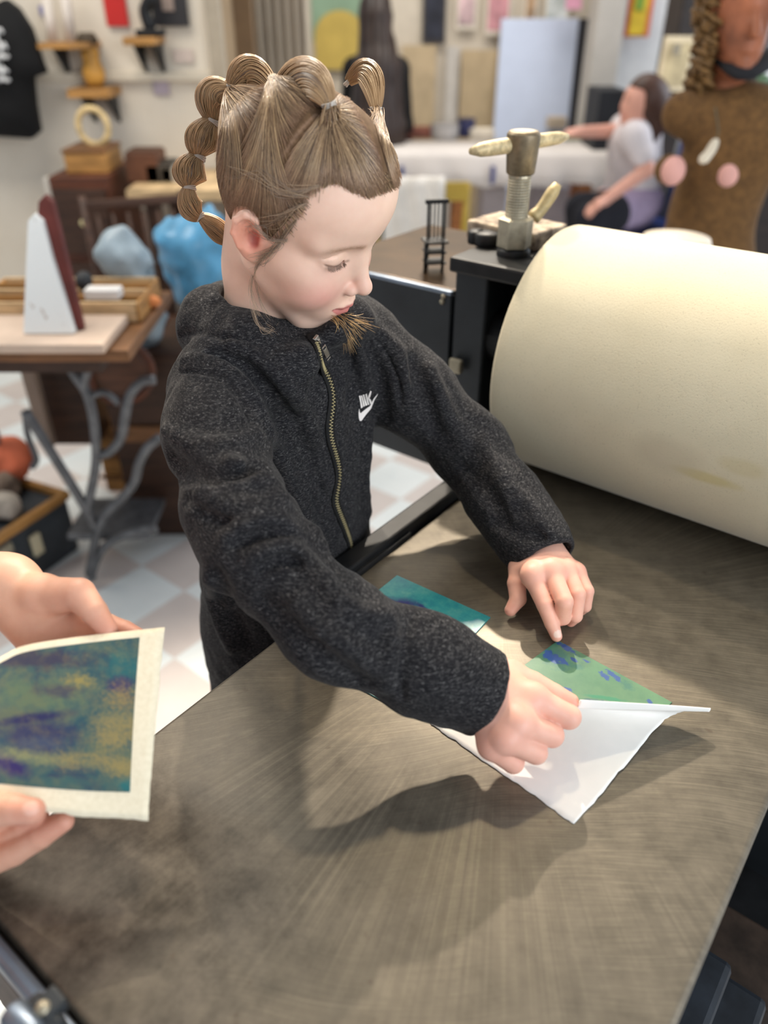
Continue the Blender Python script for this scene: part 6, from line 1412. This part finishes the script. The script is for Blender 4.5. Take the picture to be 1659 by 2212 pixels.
# red and black pictures, cards
panel('hanging_poster', (219, -90, 267, 57), YL - .02, .012, col(188, 36, 32, .6), 'tall red poster on the left wall', 'poster')
bp = thing('black_picture', ony(360, 57, YL - .03), 'black picture on the left wall, right of the red poster', 'picture')
panel('mount', (322, -90, 400, 57), YL - .03, .015, col(44, 42, 44, .6), parent=bp); panel('figure', (346, -50, 372, 24), YL - .036, .006, col(150, 132, 122, .7), parent=bp)
panel('hanging_card', (330, 165, 365, 206), YL - .012, .006, col(172, 160, 170, .8), 'small lilac card pinned low on the left wall', 'card')
panel('hanging_card', (374, 106, 418, 136), YL - .012, .006, col(200, 184, 174, .8), 'pale pink card pinned on the left wall under the black picture', 'card')
panel('hanging_tag', (84, 12, 96, 34), YL - .012, .006, col(120, 120, 170, .7), 'small blue tag hanging beside the black T-shirt', 'tag')
# small wall shelves and what stands on them
def shelf(px, label, n=2):
    x0_, y0_, x1_, y1_ = px; c, w_, lo_, hi_ = rect(*px, YL - .16); s_ = thing('wall_shelf', (c, YL - .08, lo_), label, 'shelf', 'small wooden wall shelves')
    MB().box((c, YL - .085, (lo_ + hi_) / 2), (w_, .17, hi_ - lo_)).build('board', W_OCH, s_, bevel=.003)
    for k in range(n): MB().prism([(c + (k - .5) * w_ * .6, YL - .005, lo_ - .10), (c + (k - .5) * w_ * .6, YL - .005, lo_), (c + (k - .5) * w_ * .6, YL - .13, lo_)], (.012, 0, 0)).build('bracket', M_BLACK, s_)
    return c, hi_
c1, h1 = shelf((82, 92, 190, 106), 'wooden shelf beside the black T-shirt'); c2s, h2s = shelf((146, 192, 236, 212), 'lowest wooden wall shelf, with the yellow figure'); c3, h3 = shelf((266, 80, 334, 98), 'wooden shelf under the black picture')
fg_ = thing('yellow_figure', (c2s, YL - .09, h2s), 'yellow-brown carved figure on the lowest wall shelf', 'figure')
MB().lathe([(.026, .001), (.038, .02), (.042, .055), (.030, .09), (.036, .115), (.022, .14), (.01, .15)], (c2s + .01, YL - .09, h2s)).build('body', wood('yellow_carving', 176, 128, 54), fg_, smooth=True); MB().lathe([(.035, 0), (.04, .014), (.026, .035)], (c2s + .01, YL - .09, h2s + .143)).build('cap', col(70, 58, 44, .7), fg_, smooth=True)
hk = thing('iron_figure', (c3, YL - .09, h3), 'dark iron ornament on the shelf under the black picture', 'ornament')
MB().box((c3 + .03, YL - .09, h3 + .012), (.10, .06, .022)).build('foot', M_BLACK, hk, bevel=.004); MB().tube(spline([(c3 + .03, YL - .09, h3 + .02), (c3 + .02, YL - .09, h3 + .08), (c3 + .05, YL - .09, h3 + .12), (c3 + .03, YL - .09, h3 + .16)], 12), [.022] * 6 + [.026] * 6, 10).build('body', M_BLACK, hk, smooth=True)
wv_ = thing('paper_scroll', (c1, YL - .09, h1), 'pale rolled papers on the shelf beside the T-shirt', 'paper')
for k in range(2): MB().cyl((c1 - .06 + k * .07, YL - .09, h1 + .001), (c1 - .05 + k * .07, YL - .09, h1 + .14 + .04 * k), .018).build('roll', col(210, 200, 190, .8), wv_, smooth=True)
# dark chest with a lighter box on it
Yc = 3.0; c, w_, lo_, hi_ = rect(122, 382, 246, 560, Yc); chs = thing('wood_chest', (c, Yc, 0), 'tall dark brown cabinet against the left wall', 'cabinet')
MB().box((c, Yc + .18, hi_ / 2), (w_, .36, hi_)).build('body', W_RED, chs, bevel=.006)
for k in range(3): z0 = hi_ * (.12 + .29 * k); d_ = MB().box((c, Yc - .006, z0 + hi_ * .13), (w_ * .9, .02, hi_ * .25)).build('drawer', W_DARK, chs, bevel=.004); MB().sphere((c, Yc - .025, z0 + hi_ * .13), .014).build('knob', M_BRASS, d_, smooth=True)
c_, w2, _, h2 = rect(138, 332, 228, 382, Yc + .05); bx = thing('wooden_box', (c_, Yc + .15, hi_), 'ochre wooden box on top of the dark cabinet', 'box')
MB().box((c_, Yc + .16, (hi_ + h2) / 2 + .001), (w2, .2, h2 - hi_)).build('body', W_OCH, bx, bevel=.004); MB().box((c_, Yc + .16, h2 + .006), (w2 * 1.05, .21, .012)).build('lid', W_MID, bx, bevel=.003)
rg = thing('ring_figure', (c_ + .0, Yc + .16, h2 + .012), 'pale ring-shaped ornament on the ochre wooden box', 'ornament'); MB().tube([(c_ + .02 + .055 * math.cos(a), Yc + .16, h2 + .075 + .06 * math.sin(a)) for a in np.linspace(0, 2 * PI, 20, endpoint=False)], .012, 8, closed=True).build('ring', wood('pale_ring', 206, 180, 130), rg, smooth=True); MB().box((c_ + .02, Yc + .16, h2 + .0075), (.05, .04, .014)).build('foot', W_MID, rg)
panel('white_board', (112, 385, 123, 560), Yc + .05, .03, col(212, 206, 196, .6), 'white board edge standing left of the dark cabinet', 'board', floor=0)
# table with clutter behind, light board
Yq = 2.98; q0, q1 = ony(300, 410, Yq), ony(486, 410, Yq); st_ = thing('side_table', ((q0[0] + q1[0]) / 2, Yq + .2, 0), 'low pale table behind the girl\'s braid', 'table')
MB().box(((q0[0] + q1[0]) / 2 + .1, Yq + .22, q0[2] - .02), (q1[0] - q0[0] + .3, .44, .04)).build('table_top', W_PALE, st_, bevel=.004)
for xx in (q0[0] + .03, q1[0] + .18):
    for yy in (Yq + .05, Yq + .39): MB().box((xx, yy, (q0[2] - .04) / 2), (.05, .05, q0[2] - .04)).build('table_leg', W_DARK, st_, bevel=.003)
for i, (x, w__, h__, cc_, nm, lb, ct) in enumerate(((318, .12, .10, (96, 60, 40), 'wooden_crate', 'small brown crate on the pale side table', 'crate'), (352, .10, .06, (70, 62, 52), 'tool_box', 'dark tool box on the pale side table', 'box'), (392, .13, .05, (196, 186, 170), 'paper_pile', 'pale paper pile on the side table by the braid', 'paper'))):
    q = ony(x, 400, Yq + .16); th_ = thing(nm, (q[0], Yq + .16, q0[2]), lb, ct); MB().box((q[0], Yq + .2, q0[2] + h__ / 2 + .001), (w__, .14, h__)).build('body', col(*cc_, .6, .2), th_, bevel=.004); MB().box((q[0], Yq + .2, q0[2] + h__ + .004), (w__ * .9, .12, .006)).build('lid', col(*[int(k * .85) for k in cc_], .6), th_)
wt = thing('white_mug', ony(246, 352, Yc - .25), 'white mug on the chair seat beside the dark cabinet', 'mug'); bpy.data.objects.remove(wt)
# two dark spindle chairs
W_CH = wood('chair_brown', 74, 50, 38)
qa = ony(310, 520, 2.70); chair('spindle_chair', (qa[0], 2.70, 0), .35, (W_CH, W_CH), 'dark spindle-back chair between the brown cabinet and the blue bag', seat=.44, back=ony(330, 415, 2.9)[2], slats=6, w=.38, rail=.03)

# blue bag and grey plastic sheet
def bag(name, c, r, seed, mat, label, cat): 
    v_, f_ = polygonize(lambda P: sd_ell(P, c, r) + .035 * vnoise(P * 9, seed) + .012 * vnoise(P * 26, seed + 1), c - np.array(r) - .08, c + np.array(r) + .08, .008); o = obj(name, to_mesh(name, v_, f_), mat, None, label=label, cat=cat); return o
bc = ony(450, 575, 2.3); bag('plastic_bag', V3(bc[0], 2.3, bc[2]), (.135, .12, .17), 3, simple('blue_plastic', srgb(92, 158, 198), .3, 0, .25, 9), 'crumpled bright blue bag behind the girl\'s neck', 'bag')
sp_ = thing('stool', (bc[0], 2.3, 0), 'low stool under the blue bag', 'stool'); hz = bc[2] - .175; MB().cyl((bc[0], 2.3, hz - .03), (bc[0], 2.3, hz), .15).build('seat', W_DARK, sp_, smooth=False, bevel=.004)
for k in range(3): a = k * 2.09; MB().tube([(bc[0] + .1 * math.cos(a), 2.3 + .1 * math.sin(a), hz - .03), (bc[0] + .14 * math.cos(a), 2.3 + .14 * math.sin(a), 0)], .016).build('leg', W_DARK, sp_, smooth=True)
gc = ony(292, 615, 2.12); gz = gc[2]
bag('plastic_sheet', V3(gc[0], 2.12, gz), (.075, .07, .17), 7, simple('grey_blue_plastic', srgb(150, 166, 176), .35, 0, .2, 9), 'crumpled grey-blue plastic standing beside the sewing-machine table', 'plastic sheet')
cr_ = thing('crate', (gc[0], 2.14, 0), 'dark crate under the grey-blue plastic', 'crate'); MB().box((gc[0], 2.14, (gz - .17) / 2), (.24, .2, gz - .17)).build('body', W_DARK, cr_, bevel=.004); MB().box((gc[0], 2.035, (gz - .17) * .6), (.2, .015, .05)).build('slat', W_MID, cr_)
# sewing-machine table: iron treadle base, thick top
Ys = 1.80; tz_ = ony(160, 752, Ys - .12)[2]; xL, xR = ony(-120, 752, Ys)[0], ony(334, 706, Ys + .10)[0]
sw = thing('treadle_table', ((xL + xR) / 2, Ys + .05, 0), 'old sewing-machine table with a curly iron treadle base', 'table')
M_IRON = simple('grey_cast_iron', srgb(104, 106, 110), .45, .5, .2, 30, .2)
MB().box(((xL + xR) / 2, Ys + .09, tz_ - .016), (xR - xL, .44, .03)).build('table_top', W_MID, sw, bevel=.004)
MB().box(((xL + xR) / 2 - .04, Ys + .10, tz_ - .055), (xR - xL - .1, .36, .045)).build('under_frame', W_DARK, sw)
def iron(pts, Y, r=.0125, nm='iron_bar'): return MB().tube(spline([ony(x, y, Y) for x, y in pts], 26), r, 10).build(nm, M_IRON, sw, smooth=True)
iron([(137, 772), (165, 815), (188, 850), (202, 905), (208, 970), (205, 1020), (194, 1075), (190, 1105)], Ys - .02)
iron([(224, 764), (195, 790), (181, 830), (192, 858)], Ys - .02); iron([(192, 858), (225, 848), (258, 872)], Ys - .02, .009)
iron([(334, 820), (305, 826), (280, 855), (270, 900), (262, 945), (238, 975), (212, 985)], Ys - .02)
iron([(345, 945), (318, 968), (300, 1002), (290, 1042), (262, 1078), (226, 1112), (210, 1150), (200, 1200), (192, 1240)], Ys - .02)
iron([(54, 888), (100, 960), (150, 1040), (185, 1098), (205, 1140)], Ys - .02, .0135)
iron([(196, 1246), (216, 1196), (246, 1166), (300, 1146), (330, 1140)], Ys - .02, .012)
for x, y in ((196, 1240), (330, 1140)): q = ony(x, y, Ys - .02); MB().sphere((q[0], q[1], max(.016, q[2] - .01)), (.014, .014, .016)).build('caster', M_IRON, sw, smooth=True)
iron([(54, 888), (60, 940), (78, 990), (70, 1010)], Ys + .10, .009, 'linkage')
MB().tube([ony(262 + 66 * math.cos(a), 806 + 62 * math.sin(a), Ys + .16) for a in np.linspace(0, 2 * PI, 40, endpoint=False)], .012, 8, closed=True).build('flywheel', W_RED, sw, smooth=True)
MB().cyl(ony(262, 806, Ys + .165), ony(262, 806, Ys + .165) + V3(0, .02, 0), .072, 32).build('flywheel_disc', wood('brown_disc', 96, 62, 44), sw)
MB().box(ony(255, 1120, Ys + .12), (.24, .20, .02)).build('pedal', M_IRON, sw, bevel=.004)
for y_ in (Ys - .02, Ys + .24): MB().bar((ony(-140, 900, Ys)[0], y_, tz_ - .07), (ony(-150, 900, Ys)[0], y_ + .03, 0), .022, .022).build('iron_bar', M_IRON, sw, bevel=.004)
panel('cabinet_panel', (86, 776, 192, 960), Ys + .30, .25, W_DARK, 'dark brown drawer unit standing behind the iron treadle base', 'drawer unit')
panel('pale_post', (62, 776, 90, 966), Ys + .22, .03, col(150, 130, 116, .6), 'pale wooden post leaning behind the treadle table', 'post')
bxs = thing('wooden_crate', ony(290, 1060, Ys + .40), 'ochre wooden crate on the floor behind the iron treadle', 'crate'); slab(MB(), 215, 905, 372, 1062, Ys + .42, .3).build('body', W_OCH, bxs, bevel=.004)
for y in (940, 985, 1030): slab(MB(), 216, y, 371, y + 5, Ys + .412, .012).build('slat', W_MID, bxs)
# things on the table: pale thick board, type trays, white plank
zt_ = tz_ + .001; bdn = V3(ony(130, 740, Ys - .12)[0], Ys - .03, zt_)
MB().box((bdn[0] - .06, Ys - .06, zt_ + .012), (ony(258, 738, Ys - .1)[0] - ony(-60, 745, Ys - .1)[0], .20, .022)).build('thick_board', simple('pinkish_board', srgb(206, 184, 166), .6, 0, .08, 8), None, bevel=.003, label='pale pinkish thick board along the front of the sewing-machine table', cat='board')
def tray(xm, lab, w_=.20):
    q = onz(xm, 690, zt_ + .02); tr = thing('type_tray', (q[0], Ys + .10, zt_), lab, 'tray', 'wooden trays on the sewing table'); cy = Ys + .15
    MB().box((q[0], cy, zt_ + .006), (w_, .20, .010)).build('tray_bottom', W_MID, tr)
    for s_ in (-1, 1): MB().box((q[0] + s_ * w_ / 2, cy, zt_ + .024), (.010, .21, .046)).build('side', W_OCH, tr, bevel=.002)
    for k in range(5): MB().box((q[0], cy - .10 + k * .05, zt_ + .026), (w_, .010, .05)).build('divider', W_OCH if k % 2 else W_PALE, tr, bevel=.002)
    return q, cy
tq, cy = tray(18, 'wooden divided tray left of the white plank'); tq2, cy = tray(196, 'wooden divided tray right of the white plank', .21)
MB().box((tq2[0] + .02, cy - .07, zt_ + .064), (.085, .045, .025)).build('white_box', col(226, 224, 222, .5), None, bevel=.004, label='small white box on the right-hand wooden tray', cat='box')
MB().sphere((tq2[0] - .05, cy + .0, zt_ + .072), (.02, .03, .024)).build('dark_stone', col(40, 42, 46, .6), None, smooth=True, label='dark rounded tool on the right-hand wooden tray', cat='tool')
pk = thing('tapered_plank', (bdn[0] - .02, Ys - .09, zt_ + .024), 'white tapering plank with chipped paint standing on the table', 'plank')
t = NT('chipped_white_paint'); n_ = t.noise(t.co((1, 1, .4)), 30, 5, .7); t.base(t.ramp(n_, [(.30, srgb(150, 112, 80)), (.38, srgb(232, 236, 236))])); t.set(Roughness=.6)
Yp = Ys - .10; f0 = [ony(58, 752, Yp), ony(166, 748, Yp), ony(112, 560, Yp + .06), ony(92, 478, Yp + .09), ony(74, 462, Yp + .095), ony(60, 478, Yp + .09), ony(56, 560, Yp + .06)]
f0[0][2] = f0[1][2] = zt_ + .025
MB().prism(f0, (0, .022, 0)).build('white_board', t.m, pk, bevel=.002)
f1 = [p + V3(.014, .025, .0) for p in f0]; f1[2:] = [p + V3(.008, 0, .035) for p in f1[2:]]
MB().prism(f1, (0, .02, 0)).build('red_board', simple('dark_red_board', srgb(96, 42, 36), .6, 0, .2), pk, bevel=.003)
# end pieces of the ochre table part with small coloured things
q = onz(306, 690, zt_); MB().sphere((q[0], Ys + .16, zt_ + .016), (.03, .02, .016)).build('orange_pot', col(208, 128, 72, .6), None, smooth=True, label='orange lump at the right end of the sewing-machine table', cat='pot')
q = onz(282, 682, zt_); MB().sphere((q[0] - .0, Ys + .22, zt_ + .017), (.028, .022, .017)).build('cream_sponge', col(214, 200, 160, .8), None, smooth=True, label='cream sponge next to the orange lump on the table', cat='sponge')
# dark case with a wooden rim, full of bits
B1 = onz(174, 1184, 0); ux = V3(-.42, -.90, 0); ux /= np.linalg.norm(ux); uy = V3(ux[1], -ux[0], 0); axk = (ux, uy, ZV); zt2 = .185
kc = B1 + ux * .25 + uy * .15
ck = thing('storage_chest', kc, 'dark blue-grey chest with a wooden rim on the floor at the left', 'chest')
MB().box(kc + V3(0, 0, zt2 / 2), (.50, .30, zt2), axk).build('body', simple('slate_trunk', srgb(52, 58, 64), .5, 0, .2, 9, .1), ck, bevel=.01)
for s_, (a_, b_) in enumerate((((0, -.145), (.52, .022)), ((0, .145), (.52, .022)), ((-.25, 0), (.022, .30)), ((.25, 0), (.022, .30)))): MB().box(kc + axk[0] * a_[0] + axk[1] * a_[1] + V3(0, 0, zt2 + .012), (b_[0], b_[1], .026), axk).build('rim', W_OCH, ck, bevel=.004)
MB().box(kc - axk[0] * .10 - axk[1] * .156 + V3(0, 0, zt2 * .62), (.035, .012, .07), axk).build('luggage_tag', col(206, 196, 166, .7), ck, bevel=.004)
MB().box(kc + axk[0] * .0 - axk[1] * .154 + V3(0, 0, zt2 * .85), (.05, .01, .03), axk).build('latch', M_ZINC, ck, bevel=.003)
for i, (dx, dy, r_, cc_, lb) in enumerate(((-.10, -.06, .05, (176, 168, 158), 'grey stone at the near end of the chest'), (.0, -.03, .045, (150, 142, 132), 'grey stone in the middle of the chest'), (.10, .02, .045, (196, 190, 180), 'pale stone at the far end of the chest'), (-.18, .03, .055, (120, 104, 92), 'brown stone at the left of the chest'))):
    v_, f_ = polygonize(lambda P: np.linalg.norm((P - kc - axk[0] * dx - axk[1] * dy - V3(0, 0, zt2 + r_ * .75)) * V3(1, 1, 1.3), axis=1) - r_ + .012 * vnoise(P * 30, i), kc + axk[0] * dx + axk[1] * dy + V3(0, 0, zt2 + r_ * .75) - r_ * 1.4, kc + axk[0] * dx + axk[1] * dy + V3(0, 0, zt2 + r_ * .75) + r_ * 1.4, .006)
    obj('stone', to_mesh('stone', v_, f_), col(*cc_, .9, .2, 30), None, label=lb, cat='stone', group='stones in the chest')
oc = at(6, 985, 2.36); bag('orange_cloth', V3(oc[0] - .02, oc[1], zt2 + .085), (.085, .07, .06), 11, simple('orange_red_cloth', srgb(198, 104, 74), .8, 0, .2), 'orange-red cloth bundle lying in the wooden-rimmed chest', 'cloth')
